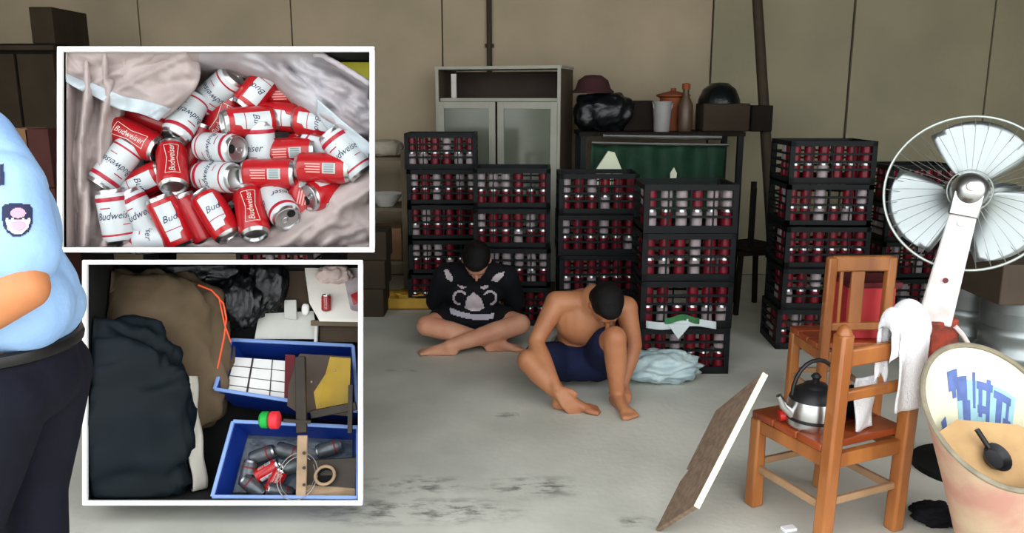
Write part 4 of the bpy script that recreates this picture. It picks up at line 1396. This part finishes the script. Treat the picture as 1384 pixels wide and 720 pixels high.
def big_can(kind):
    t = thing('beer_can', 'x', 'can')
    r, h = CR, CL
    red = kind == 'red'
    MB().lathe([(r * .93, .012), (r, .026), (r, h - .026), (r * .93, h - .014)], 40).build('body', M['can_red'] if red else M['can_white'], t)
    be = MB().lathe([(r * .93, .0125), (r * .82, .002), (r * .78, 0), (r * .72, .003), (r * .66, .014), (r * .4, .022), (0, .025)], 40).build('bottom_end', M['silver'], t)
    te = MB().lathe([(r * .93, h - .0145), (r * .86, h - .004), (r * .87, h), (r * .83, h + .001), (r * .8, h - .004), (r * .78, h - .009), (0, h - .008)], 40).build('top_end', M['silver'], t)
    hole = []
    for k in range(20):
        a = 2 * math.pi * k / 20
        hole.append((r * .4 + math.cos(a) * r * .27, math.sin(a) * r * .3))
    MB().add([Vector((x, y, h - .0072)) for x, y in hole], [tuple(range(20))]).build('mouth', M['hole'], te, smooth=0)
    MB().ring((-r * .18, 0, h - .0055), r * .24, .0016, None, 20, 5, .7).build('tab', M['silver'], te)
    D = math.radians
    if red:
        mb = MB()      # bow-tie outline with the name along the can
        w1, w0, z0, z1 = .026, .017, .034, h - .034
        zm = (z0 + z1) / 2
        wrap_line(mb, [(-w1, z0), (-w0, zm), (-w1, z1), (w1, z1), (w0, zm), (w1, z0), (-w1, z0)], .0022, 0, .0008)
        wrap_text(mb, 'Budweiser', .031, 0, zm, True, .0012, .3, .92)
        mb.build('bow_tie_print', M['can_pale'], t, smooth=180)
        mb = MB(); wrap_patch(mb, D(100), -.019, .019, h * .54, h * .78, .0008); bo = mb.build('barcode', M['barcode'], t, smooth=180)
        mb = MB()
        for k in range(8):
            s = -.0155 + k * .0043
            wrap_patch(mb, D(100), s, s + (.0012 if k % 2 else .002), h * .57, h * .75, .0014, 2)
        mb.build('barcode_lines', M['barcode_line'], bo, smooth=180)
        mb = MB()
        for k in range(4):
            wrap_patch(mb, D(100), -.016 + k * .0095, -.016 + k * .0095 + .005, h * (.22 + .02 * (k % 2)), h * .5, .0008, 3)
        mb.build('small_print', M['can_pink'], t, smooth=180)
        mb = MB()      # pale label with a notched border
        pts = [(-.034, h * .16), (-.034, h * .84), (.03, h * .84), (.03, h * .6), (.022, h * .56), (.03, h * .5), (.026, h * .3), (.012, h * .26), (.008, h * .16)]
        cs = Vector((-.004, h * .5, 0))
        nn = 6
        for (s0, za), (s1, zb) in zip(pts, pts[1:] + pts[:1]):
            mb.grid(lambda u, v: wrap(cs.x + (s0 + (s1 - s0) * u - cs.x) * v, cs.y + (za + (zb - za) * u - cs.y) * v, .0008, D(225)), 5, 7)
        lo = mb.build('label', M['can_white'], t, smooth=180)
        mb = MB(); wrap_text(mb, 'Bud', .034, D(224), h * .56, False, .0016, .35); mb.build('script', M['can_blue'], lo, smooth=180)
        mb = MB(); wrap_patch(mb, D(225), -.034, .026, h * .35, h * .365, .0016); mb.build('rule', M['can_band'], lo, smooth=180)
    else:
        mb = MB().lathe([(r + .0006, h - .042), (r + .0008, h - .041), (r + .0008, h - .03), (r + .0002, h - .027)], 40)
        mb.build('band', M['can_band'], t)
        mb = MB().lathe([(r + .0006, .03), (r + .0008, .031), (r + .0008, .036), (r + .0006, .037)], 40)
        mb.build('thin_band', M['can_band'], t)
        for th in (0, math.pi):
            mb = MB(); wrap_text(mb, 'Budweiser', .037, th, h * .52, False, .001, .4, .88)
            mb.build('script', M['can_blue'], t, smooth=180)
            for a_, b_, za, zb in ((-.05, -.012, .66, .68), (.02, .05, .34, .355)):
                mb = MB(); wrap_patch(mb, th, a_, b_, h * za, h * zb, .001)
                mb.build('rule', M['can_band'], t, smooth=180)
    return t
def dull_can():
    t = thing('beer_can', 'x', 'can')
    r, h = CR, CL
    MB().lathe([(r * .93, .012), (r, .026), (r, h - .026), (r * .93, h - .014)], 28).build('body', M['can_dull'], t)
    MB().lathe([(r * .93, .0125), (r * .82, .002), (r * .72, .003), (r * .66, .014), (0, .025)], 28).build('bottom_end', M['steel'], t)
    MB().lathe([(r * .93, h - .0145), (r * .86, h - .004), (r * .83, h + .001), (r * .78, h - .009), (0, h - .008)], 28).build('top_end', M['steel'], t)
    MB().lathe([(r + .0004, h * .7), (r + .0008, h * .71), (r + .0008, h * .76), (r + .0004, h * .77)], 28).build('band', M['red_dark'], t)
    return t
PROTO = {'r': big_can('red'), 'w': big_can('white'), 'd': dull_can()}
used_ = {'r': False, 'w': False, 'd': False}
FEAT = {'r': {'b': 0, 'c': 100, 'l': 225, 'm': 160}, 'w': {'t': 0, 's': 70, 'u': 30}, 'd': {'s': 0, 't': 0}}

def can_at(P, alpha, tau, kind, feat, label, group, scale=1.0, view=None):
    a, q = math.radians(alpha), math.radians(tau)
    ax = (AR * math.cos(a) + AU * math.sin(a)) * math.cos(q) - AF * math.sin(q)
    tow = (CAM - P).normalized()
    x = (tow - ax * tow.dot(ax)).normalized()
    y = ax.cross(x)
    R = Matrix((x, y, ax)).transposed() @ Matrix.Rotation(-math.radians(FEAT[kind][feat]), 3, 'Z')
    if used_[kind]:
        o = copy_tree(PROTO[kind])
    else:
        o = PROTO[kind]; used_[kind] = True
    place(o, P - ax * (CL * scale / 2), R, (scale,) * 3)
    tag(o, label, 'can', group)
    return o

GC = 'cans in the cloth sack'
cans = [
 # x, y, alpha, tau, w, kind, face, label
 (294, 123, 215, -18, .22, 'w', 't', 'white can at the top of the heap, silver base pointing up right'),
 (251, 158, -108, 24, .17, 'w', 't', 'white can with red shoulder hanging mouth-down beside the pale cloth flap'),
 (350, 119, -125, 8, .22, 'r', 'l', 'red can with white label tilted at the upper rim of the sack'),
 (392, 128, 2, 0, .28, 'r', 'c', 'shadowed red can lying under the right cloth edge at the top'),
 (300, 160, 60, 8, .27, 'r', 'b', 'dark red can half buried behind the pair of white cans'),
 (184, 187, -27, 4, .16, 'r', 'b', 'red can poking out from under the left cloth fold'),
 (337, 164, 12, -32, .17, 'r', 'l', 'red can with its round silver base facing the viewer, mid-heap'),
 (374, 158, 178, 4, .235, 'r', 'l', 'red can whose silver rim touches the silver-base can'),
 (398, 150, 12, 0, .3, 'w', 's', 'grey shaded white can deep behind the red rims'),
 (432, 166, -8, 6, .2, 'r', 'l', 'red can with big white label below the right cloth fold'),
 (296, 200, -8, 28, .15, 'w', 't', 'white can with open mouth at right, centre of the heap'),
 (353, 200, 92, 14, .2, 'w', 's', 'short white can standing upright behind the two red barcode cans'),
 (294, 239, 174, -28, .12, 'w', 't', 'white can with domed silver base at right, below the open-mouthed white can'),
 (233, 226, 106, -28, .13, 'r', 'b', 'large red can with its silver base towards the viewer, left of centre'),
 (157, 223, -122, 14, .13, 'w', 't', 'white can against the left cloth fold, mouth at lower left'),
 (192, 247, 24, 4, .185, 'r', 'l', 'red can with torn white label wedged behind the upright white cans'),
 (156, 292, 96, 10, .085, 'w', 't', 'upright white can with red shoulder in the lower left corner'),
 (191, 291, 118, 12, .125, 'w', 't', 'leaning white can beside the lower left upright can'),
 (231, 299, 112, 12, .085, 'r', 'l', 'red can with white label and script, bottom of the heap'),
 (262, 297, 116, 6, .15, 'r', 'm', 'red can tucked just behind the bottom red can with script'),
 (293, 291, 124, -8, .10, 'r', 'l', 'red can leaning left with white label, bottom centre'),
 (340, 288, 108, -24, .10, 'r', 'b', 'red can pointing its dull base down at the bottom cloth edge'),
 (376, 275, -50, 36, .125, 'w', 's', 'grey-white can showing its open mouth near the lower cloth edge'),
 (364, 235, 0, 0, .135, 'r', 'c', 'red can lying flat with barcode, left of the pair'),
 (437, 227, -2, 0, .115, 'r', 'c', 'red can lying flat with barcode, right of the pair'),
 (393, 206, 2, 2, .22, 'r', 'c', 'red can lying behind the pair of barcode cans'),
 (410, 258, 78, 0, .17, 'r', 'c', 'red can standing in shadow below the right barcode can'),
 (444, 260, 205, 48, .17, 'r', 'm', 'red can showing its open mouth at the lower right cloth edge'),
 (468, 208, 128, 4, .115, 'w', 't', 'white can tucked against the right cloth edge'),
 (205, 161, 160, 4, .24, 'r', 'm', 'dim red can behind the cloth flap tip'),
 (262, 200, 70, 0, .25, 'r', 'm', 'dim red can in the gap left of the centre white cans'),
 (210, 322, 4, 6, .13, 'w', 's', 'white can mostly under the bottom cloth edge'),
 (425, 190, 20, 0, .27, 'r', 'm', 'dim red can behind the big white label can'),
 (320, 255, 30, 0, .22, 'r', 'm', 'dim red can in the gap below the domed white can'),
 (330, 118, 70, 0, .33, 'r', 'm', 'dim red can at the back of the sack top'),
 (270, 262, 20, 0, .24, 'r', 'm', 'dim red can deep between the label cans'),
 (215, 275, -30, 0, .25, 'r', 'm', 'dim red can deep behind the leaning white can'),
 (360, 262, 60, 0, .25, 'r', 'm', 'dim red can deep behind the grey-white open can'),
 (440, 200, -40, 0, .24, 'w', 's', 'dim white can deep beside the right cloth edge'),
 (180, 215, 80, 0, .27, 'w', 's', 'dim white can deep behind the left red can'),
 (235, 190, 20, 0, .29, 'w', 's', 'dim white can deep behind the mouth-down white can'),
 (325, 210, 100, 0, .28, 'r', 'm', 'dim red can deep behind the short upright white can'),
]
for x, y, al, ta, w, k, ft, lb in cans:
    can_at(inn(x, y, w), al, ta, k, ft, lb, GC)

# ---- the cloth sack around them
MOUTH = [(158, 146), (172, 122), (205, 104), (235, 90), (268, 80), (320, 86), (376, 100), (418, 138), (452, 168), (480, 182), (506, 176), (506, 232), (430, 276), (372, 312), (300, 329), (200, 327), (145, 313), (131, 262), (145, 200)]
def pin(poly, x, y):
    r = False
    n = len(poly)
    for i in range(n):
        (x1, y1), (x2, y2) = poly[i], poly[(i + 1) % n]
        if (y1 > y) != (y2 > y) and x < (x2 - x1) * (y - y1) / (y2 - y1) + x1:
            r = not r
    return r
def sdist(poly, x, y):
    best = 1e9
    n = len(poly)
    for i in range(n):
        (x1, y1), (x2, y2) = poly[i], poly[(i + 1) % n]
        dx, dy = x2 - x1, y2 - y1
        u = max(0, min(1, ((x - x1) * dx + (y - y1) * dy) / (dx * dx + dy * dy)))
        best = min(best, math.hypot(x - x1 - u * dx, y - y1 - u * dy))
    return best if pin(poly, x, y) else -best
XL = case_pt(84.5, 0, 0).x; XR = case_pt(499, 0, 0).x
def clampin(p, x0=XL, x1=XR, ytop=69, ybot=333):
    rel = p - CAM
    u = rel.dot(AU); f = rel.dot(AF)
    ut, ub = -(ytop - 360) * PXM, -(ybot - 360) * PXM
    sh_ = -SKEW * max(0, f - ZC - .02)
    X = max(x0 + sh_ + .002, min(x1 + sh_ - .002, p.x))
    return CAM + AR * X + AU * max(ub, min(ut, u)) + AF * f
def sstep(a, b, v):
    t_ = max(0, min(1, (v - a) / (b - a)))
    return t_ * t_ * (3 - 2 * t_)
def cloth_w(x, y):
    d = sdist(MOUTH, x, y)
    w = .085 + .335 * sstep(-4, 40, d)
    o = sstep(14, -14, d)
    right = sstep(300, 360, x) * sstep(230, 190, y)
    left = sstep(185, 150, x)
    low = sstep(200, 250, y) * sstep(170, 220, x)
    q = Vector((x * .02, y * .02, 0))
    rdg = lambda a, b, c: 1 - 2.2 * abs(noise.noise(Vector((a, b, c))))
    w += o * left * (.044 * math.sin(x * .21 + 2.2 * noise.noise(Vector((x * .008, y * .012, 2)))) + .034 * rdg((x + y * .1) * .05, y * .012, 2) + .01 * math.sin(x * .5 + y * .03))
    w += o * right * (.062 * rdg((x - y) * .008, (y - x * .55) * .034, 5) + .034 * rdg(x * .03, (y - x * .5) * .06, 7) - .02)
    w += o * low * (.046 * rdg(x * .008, (y + x * .62) * .022, 9) + .055 * rdg(x * .03, (y + x * .3) * .04, 3) * sstep(350, 430, x) * sstep(-14, -34, d))
    w += o * .006 * noise.noise(q * 6)
    w -= o * .02 * sstep(-4, -20, d) * sstep(-60, -20, d)
    ed_ = min(x - 83, y - 67)
    w = .021 + (w - .021) * sstep(-2, 24, ed_)
    return max(.0205, w)
def in_yellow(x, y):
    return y < 68 + (x - 428) * .61 and x > 428
b = case_pt(290, 334, .2)
ts = thing('cloth_sack', 'wide-open pinkish grey cloth sack heaped with red and white cans', 'sack', b)
mb = MB()
GX, GY, STP = 141, 90, 3.0
pts, cells = [], []
for j in range(GY):
    for i in range(GX):
        x, y = 83 + i * STP, 67.5 + j * STP
        pts.append(clampin(inn(x, y, cloth_w(x, y))))
fa, ma = [], []
for j in range(GY - 1):
    for i in range(GX - 1):
        x, y = 83 + (i + .5) * STP, 67.5 + (j + .5) * STP
        if in_yellow(x, y):
            continue
        fa.append((j * GX + i, j * GX + i + 1, (j + 1) * GX + i + 1, (j + 1) * GX + i))
        ma.append(1 if (x > 268 and y < 235 and sdist(MOUTH, x, y) < 12 and y < 200 + (x - 400) * .2) else 0)
mb.add(pts, fa); mb.m = ma
mb.build('sack_body', [M['sack_cloth'], M['sack_grey']], ts, smooth=180)
# turned-down flap with a pale hem at the upper left
def flap_px(u, v):
    tx, ty = 83 + 181 * u, 67.5
    bx_, by_ = 83 + 139 * u, 106 + 54 * u + 8 * math.sin(u * 3.1)
    x = tx + (bx_ - tx) * v; y = ty + (by_ - ty) * v
    x += 24 * u ** 4 * math.sin(math.pi * v) ** 1.0
    return x, y
def flap(u, v, lift=0):
    x, y = flap_px(u, v)
    w = .065 + .03 * noise.noise(Vector((x * .012, y * .04, 1))) + .085 * (abs(noise.noise(Vector(((x + y * 1.2) * .010, (y + x * .45) * .030, 4)))) - .2) + .03 * (abs(noise.noise(Vector((x * .03, (y - x * .3) * .06, 14)))) - .2) - .012 * v - .012 * u * v
    w = .0205 + (max(.021, w) - .0205) * sstep(-2, 24, min(x - 83, y - 67))
    if u > .93: w += .05 * (u - .93) / .07
    return clampin(inn(x, y, max(.0205, w - lift)))
MB().grid(lambda u, v: flap(u, v), 60, 34).build('flap', M['sack_cloth'], ts, solid=.004, smooth=180)
MB().grid(lambda u, v: flap(u * .97, .85 + .17 * v - .2 * (1 - u) * (1 - v) * .6 + .015 * math.sin(u * 14), .005 + .004 * math.sin(v * 3.1)), 60, 8).build('hem', M['sack_pale'], ts, solid=.003, smooth=180)
# pale lining turned over along the right of the mouth
def lining(u, v):
    x = 428 + 74 * u; y = 146 + 62 * u + (2 + 34 * v) * (.35 + .65 * math.sin(math.pi * min(1, u * .75 + .12)))
    w = .075 + .05 * v + .014 * noise.noise(Vector((x * .03, y * .09, 8))) - .01
    return clampin(inn(x, y - 14, w))
MB().grid(lining, 30, 14).build('lining', M['sack_pale'], ts, solid=.004, smooth=180)
MB().tube([clampin(inn(424 + 78 * k / 20, 67.5 + 47 * k / 20 + 1.5 * noise.noise(Vector((k * .7, 1, 1))), .05 + .012 * noise.noise(Vector((k * .5, 3, 1))))) for k in range(21)], .011, 8).build('edge_cover', M['sack_grey'], ts, smooth=180)  # tube added to cover the jagged cut edge of the sack mesh
# yellow-green sheet behind the sack corner
pl = [(405, 66), (503, 66), (503, 130), (440, 130)]
mb = MB().prism([clampin(inn(x, y, .16), ytop=68.6) for x, y in ((418, 60), (512, 60), (512, 128), (430, 112))], AF * .01)
tag(mb.build('yellow_sheet', M['yellow_panel'], smooth=0), 'olive yellow sheet behind the top right corner of the cloth sack', 'sheet')

# ------------------------------------------------------------------ contents of the lower case
LX0, LX1 = case_pt(117, 0, 0).x, case_pt(483, 0, 0).x
def lclamp(p):
    return clampin(p, LX0, LX1, 358.5, 676)
def px_sack(name, cx, cy, rx, ry, w, rw, m, label, cat='sack', group=None, **k):
    """a soft sack whose middle sits w behind the case front"""
    s = (ZC + w) / FPX
    fn = sack_fn((0, 0, 0), (rx * s, rw, ry * s), **k)
    c = inn(cx, cy, w)
    def f(u, v):
        p = fn(u, v)
        return lclamp(c + AR * p.x + AF * p.y + AU * p.z)
    o = MB().grid(f, 72, 44, True).build(name, m, smooth=180)
    return tag(o, label, cat, group)
px_sack('brown_sack', 186, 484, 122, 112, .325, .105, M['sack_brown'], 'big brown cloth sack standing behind the dark blue sack', e=2.9, fold=.13, seed=31, freq=(3.4, 3, 2.4))
# gathered neck folds of the brown sack
dsk = px_sack('dark_sack', 164, 577, 94, 132, .112, .09, M['sack_dark'], 'dark blue-green cloth sack bulging in front at the left', e=2.5, fold=.2, seed=33, freq=(1.0, 1.5, 5.5))
def edge(u, v):
    y = 508 + 170 * u
    x0 = 256 - 4 * math.sin(u * 5) + 1.5 * math.sin(u * 17)
    x = x0 + (4 + 16 * math.sin(math.pi * min(1, u * .55 + .12))) * v
    return lclamp(inn(x, y, .125 + .05 * v + .006 * math.sin(u * 20)))
tag(MB().grid(edge, 40, 6).build('sack_lining', M['sack_edge'], solid=.008, smooth=180), 'cream cloth strip along the right side of the dark sack', 'cloth')
def string(pxs, w):
    pts = [inn(x, y, w_) for (x, y), w_ in zip(pxs, w)]
    return pts
mb = MB()
mb.tube(string([(268, 385), (286, 392), (302, 410), (306, 430), (303, 455), (294, 498)], [.19, .185, .18, .175, .17, .17]), .0035, 6)
mb.tube(string([(286, 392), (296, 402), (304, 440), (312, 462)], [.185, .18, .17, .17]), .003, 6)
tag(mb.build('orange_string', M['orange_string']), 'orange string tied round the neck of the brown sack', 'string')
px_sack('black_bag', 326, 408, 30, 34, .38, .05, M['black_bag'], 'shiny black plastic bag just right of the brown sack', 'bag', 'black plastic bags in the lower case', fold=.25, seed=41, e=2.2)
px_sack('black_bag', 360, 385, 28, 34, .40, .04, M['black_bag'], 'black plastic bag against the brown backing', 'bag', 'black plastic bags in the lower case', fold=.2, seed=43, e=2.2)
px_sack('black_bag', 230, 366, 88, 24, .395, .04, M['black_bag'], 'black plastic bag lying behind the top of the brown sack', 'bag', 'black plastic bags in the lower case', fold=.2, seed=45, e=2.6)
# brown curtain and pale boards behind
mb = MB().prism([inn(x, y, .43) for x, y in ((380, 366), (420, 366), (420, 416), (380, 416))], AF * .006)
tag(mb.build('brown_backing', M['brown_curtain'], smooth=0), 'dark brown cloth backing between black bag and white table', 'cloth')
mb = MB().prism([inn(x, y, w) for x, y, w in ((350, 424, .425), (424, 420, .425), (428, 458, .385), (344, 458, .385))], AF * .008)
tag(mb.build('pale_board', M['pale_board'], smooth=0), 'pale board on the ground behind the upper blue tub', 'board')
mb = MB().prism([inn(x, y, w) for x, y, w in ((384, 405, .41), (400, 405, .41), (401, 432, .40), (384, 430, .40))], AF * .012)
tag(mb.build('pale_carton', M['pale_board'], bevel=.002, smooth=0), 'small greyish white carton beside the black bag', 'carton')
# white table with its goods
tb = inn(452, 430, .38)
tt = thing('white_table', 'white-topped table in the upper right of the lower case', 'table', tb)
P = [inn(x, y, w) for x, y, w in ((412, 362, .43), (486, 362, .43), (486, 431, .345), (432, 430, .345), (418, 405, .39))]
P = [lclamp(p) for p in P]
MB().prism(P, AU * -.012).build('table_top', M['table_white'], tt, smooth=0)
MB().prism([lclamp(inn(x, y, .348)) for x, y in ((420, 433), (486, 434), (486, 441), (420, 440))], AF * .03).build('table_edge', M['shelf_wood'], tt, smooth=0)
MB().bar(inn(428, 438, .36), inn(427, 462, .36), .012, .012).build('leg', M['pale_board'], tt)
MB().prism([lclamp(inn(x, y, .37)) for x, y in ((432, 441), (486, 441), (486, 462), (432, 462))], AF * .02).build('under_panel', M['brown_curtain'], tt, smooth=0)
can_at(inn(441, 409, .35), 88, 8, 'r', 'b', 'small red can standing on the white table', 'loose cans in the lower case', .34)
px_sack('pink_bag', 452, 371, 22, 11, .385, .03, M['pink_bag'], 'pale pink plastic bag lying on the white table', 'bag', fold=.2, seed=51)
mb = MB().prism([lclamp(inn(x, y, w)) for x, y, w in ((466, 380, .385), (486, 374, .385), (486, 421, .355), (474, 419, .36))], AF * .02)
tag(mb.build('printed_carton', M['carton_print'], smooth=0), 'grey printed carton at the right end of the white table', 'carton')
mb = MB().prism([lclamp(inn(x, y, w)) for x, y, w in ((474, 398, .372), (485, 394, .37), (485, 410, .36), (478, 412, .362))], -AF * .004)
tag(mb.build('red_packet', M['can_red'], smooth=0, parent=None), 'small red packet leaning on the printed carton', 'packet')
px_sack('white_jar', 413, 418, 5, 8, .385, .012, M['white_panel'], 'small white jar at the left leg of the white table', 'jar', fold=.02, seed=2)

# blue tubs, tipped towards the viewer
def tub(rim, depth, label, shrink=.9):
    """rim: 4 points back-left, back-right, front-right, front-left"""
    bl, br, fr, fl = rim
    n = (br - bl).cross(fl - bl).normalized()
    if n.dot(CAM - bl) < 0: n = -n
    c = (bl + br + fr + fl) / 4
    t = thing('blue_tub', label, 'tub', c - n * depth, 'blue plastic tubs in the lower case')
    th = .009
    def lvl(k, inset, dz):
        out = []
        for p in rim:
            v = p - c
            L = v.length
            out.append(c + v * (k * (L - inset) / L) - n * dz)
        return out
    o0, o1 = lvl(1, 0, 0), lvl(shrink, 0, depth)
    i0, i1 = lvl(1, th, 0), lvl(shrink, th, depth - th)
    for k in range(4):
        j = (k + 1) % 4
        mb = MB()
        mb.add([o0[k], o0[j], o1[j], o1[k], i0[k], i0[j], i1[j], i1[k]], [(0, 1, 2, 3), (7, 6, 5, 4), (0, 4, 5, 1), (3, 2, 6, 7), (0, 3, 7, 4), (1, 5, 6, 2)])
        mb.build('wall', M['tub_blue'], t, smooth=0)
    MB().add(o1 + i1, [(3, 2, 1, 0), (4, 5, 6, 7), (0, 1, 5, 4), (1, 2, 6, 5), (2, 3, 7, 6), (3, 0, 4, 7)]).build('bottom', M['tub_blue'], t, smooth=0)
    r0 = lvl(1, -.002, -.004)
    for k in range(4):
        MB().bar(r0[k], r0[(k + 1) % 4], .014, .01, up=n).build('rim', M['tub_rim'], t, bevel=.003)
    return t, n, c
def quad_in(rim, u, v, n, dz):
    bl, br, fr, fl = rim
    return bl.lerp(br, u).lerp(fl.lerp(fr, u), v) - n * dz
rim1 = [inn(313, 460, .36), inn(477, 468, .345), inn(483, 556, .215), inn(291, 526, .23)]
rim1 = [lclamp(p) for p in rim1]
t1, n1, c1 = tub(rim1, .15, 'upper blue plastic tub holding the window reflection panel and yellow plate')
# white panel and dark bars painted as a window reflection on the water
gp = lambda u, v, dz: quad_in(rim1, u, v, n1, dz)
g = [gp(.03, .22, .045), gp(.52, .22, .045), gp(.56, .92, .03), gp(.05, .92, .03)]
tg = thing('window_reflection_panel', 'white panel with dark bars imitating a window reflection in the upper tub', 'panel', g[0])
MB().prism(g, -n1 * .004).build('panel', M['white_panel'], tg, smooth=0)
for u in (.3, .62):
    MB().bar(g[0].lerp(g[1], u) + n1 * .003, g[3].lerp(g[2], u) + n1 * .003, .006 if u < .5 else .003, .004, up=n1).build('bar', M['reflected_bar'], tg)
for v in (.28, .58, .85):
    MB().bar(g[0].lerp(g[3], v) + n1 * .003, g[1].lerp(g[2], v) + n1 * .003, .002, .003, up=n1).build('bar', M['reflected_bar'], tg)
g2 = [gp(.44, .15, .03), gp(.52, .15, .03), gp(.56, 1.0, .02), gp(.48, 1.0, .02)]
tag(MB().prism(g2, n1 * .006).build('red_brown_strip', M['red_dark'], smooth=0), 'reddish brown strip between window reflection panel and brown plate', 'strip')
# brown and yellow plates standing out of the tub
bp = [lclamp(inn(x, y, w)) for x, y, w in ((405, 478, .24), (474, 482, .22), (473, 548, .17), (470, 562, .165), (400, 556, .17), (388, 548, .18), (390, 520, .2), (396, 494, .23))]
tp = thing('curved_plate', 'curved metal plate, brown at left and yellow at right, in the upper tub', 'plate', bp[4])
MB().prism(bp, AF * .008).build('brown_face', M['brown_plate'], tp, smooth=0)
yp = [lclamp(inn(x, y, w - .006)) for x, y, w in ((446, 482, .225), (474, 484, .22), (472, 550, .168), (428, 556, .172), (424, 530, .19), (440, 505, .21))]
MB().prism(yp, AF * .004).build('yellow_face', M['yellow_plate'], tp, smooth=0)
for x, y in ((421, 516), (432, 548), (452, 500)):
    MB().sphere(inn(x, y, .17), .004, 8, 6).build('rivet', M['wire'], tp)
rim2 = [lclamp(p) for p in (inn(316, 570, .19), inn(486, 578, .18), inn(494, 690, .035), inn(288, 680, .045))]
t2_, n2, c2_ = tub(rim2, .13, 'lower blue plastic tub full of dull cans and bottles', .84)
mp = [quad_in(rim2, u, v, n2, .085) for u, v in ((.07, .07), (.93, .07), (.93, .93), (.07, .93))]
tag(MB().prism(mp, -n2 * .006).build('murky_water', M['tub_murk'], smooth=0), 'murky grey water standing in the lower blue tub', 'water')
GL = 'loose cans in the lower case'
random.seed(3)
for k, (u, v, al, ki, ft, lb) in enumerate(((.16, .62, 80, 'd', 's', 'dull silver can at the left wall of the lower tub'), (.24, .36, 20, 'd', 's', 'greyish can near the back wall of the lower tub'), (.30, .58, 30, 'r', 'm', 'red can floating in the middle of the lower tub'), (.38, .70, 60, 'r', 'b', 'bright red can in front of the floating red can'), (.22, .80, 140, 'd', 's', 'pale can at the lower left inside the tub'), (.50, .50, 10, 'd', 's', 'grey can inside the wire hoop of the tub'), (.42, .86, -20, 'd', 's', 'pale can at the front wall of the lower tub'), (.44, .30, -15, 'd', 't', 'pale can below the back rim of the lower tub'), (.75, .24, 15, 'd', 's', 'grey can right of the press upright in the tub'))):
    p = quad_in(rim2, u, v, n2, .064)
    can_at(p, al, random.uniform(-20, 10), ki, ft, lb, GL, .48)
# wire hoop
hp_ = inn(402, 643, .075)
RW = Matrix((AR, (AU * .8 + AF * .6).normalized(), AR.cross((AU * .8 + AF * .6).normalized()))).transposed()
mb = MB().ring(hp_, .072, .002, RW, 40, 6, 1.25)
mb.ring(hp_ + RW @ Vector((0, 0, -.004)), .062, .0012, RW, 40, 5, 1.25)
tag(mb.build('wire_hoop', M['wire']), 'thin wire hoop leaning in the lower blue tub', 'hoop')
# can press
bs = inn(440, 668, .06)
tm = thing('can_press', 'iron hand press with a green and red knob over the lower tub', 'press', bs)
MB().bar(inn(406, 482, .14), inn(408, 585, .06), .038, .02, up=AF).build('upright', M['machine_iron'], tm, bevel=.003)
MB().bar(inn(409, 588, .055), inn(407, 672, .04), .036, .014, up=AF).build('guide_bar', M['machine_beige'], tm, bevel=.003)
for y in (612, 632, 655):
    MB().tube([inn(411, y, .04), inn(411, y, .028)], .006, 10).build('bolt', M['machine_iron'], tm)
MB().bar(inn(383, 568, .055), inn(420, 570, .07), .012, .012, up=AF).build('arm', M['machine_iron'], tm)
MB().bar(inn(420, 560, .1), inn(482, 548, .1), .03, .014, up=AF).build('cross_bar', M['machine_iron'], tm, bevel=.003)
MB().bar(inn(474, 520, .11), inn(473, 585, .07), .016, .012, up=AF).build('side_rod', M['machine_iron'], tm)
kg = inn(358, 567, .05); kr = inn(371, 567.5, .05)
MB().lathe([(0, -.018), (.022, -.017), (.03, -.01), (.03, .012), (.02, .017), (0, .018)], 20, Matrix((AF, AU, AR)).transposed(), kg).build('green_knob', M['knob_green'], tm)
MB().lathe([(0, -.02), (.024, -.019), (.032, -.012), (.032, .014), (.022, .02), (0, .021)], 20, Matrix((AF, AU, AR)).transposed(), kr).build('red_knob', M['knob_red'], tm)
RP = RW
MB().ring(inn(439, 642, .06), .034, .006, RP, 32, 8).build('ring', M['machine_beige'], tm)
MB().lathe([(.03, 0), (.03, -.03), (0, -.03)], 24, RP, inn(439, 642, .06)).build('socket', M['hole'], tm)
MB().prism([lclamp(inn(x, y, w)) for x, y, w in ((416, 655, .075), (486, 660, .075), (486, 675.5, .045), (402, 674, .045))], AF * .01).build('base_plate', M['machine_beige'], tm, bevel=.002, smooth=0)
MB().prism([lclamp(inn(x, y, w)) for x, y, w in ((412, 622, .11), (486, 618, .11), (486, 660, .08), (412, 656, .08))], AF * .008).build('bed_plate', M['machine_iron'], tm, bevel=.002, smooth=0)
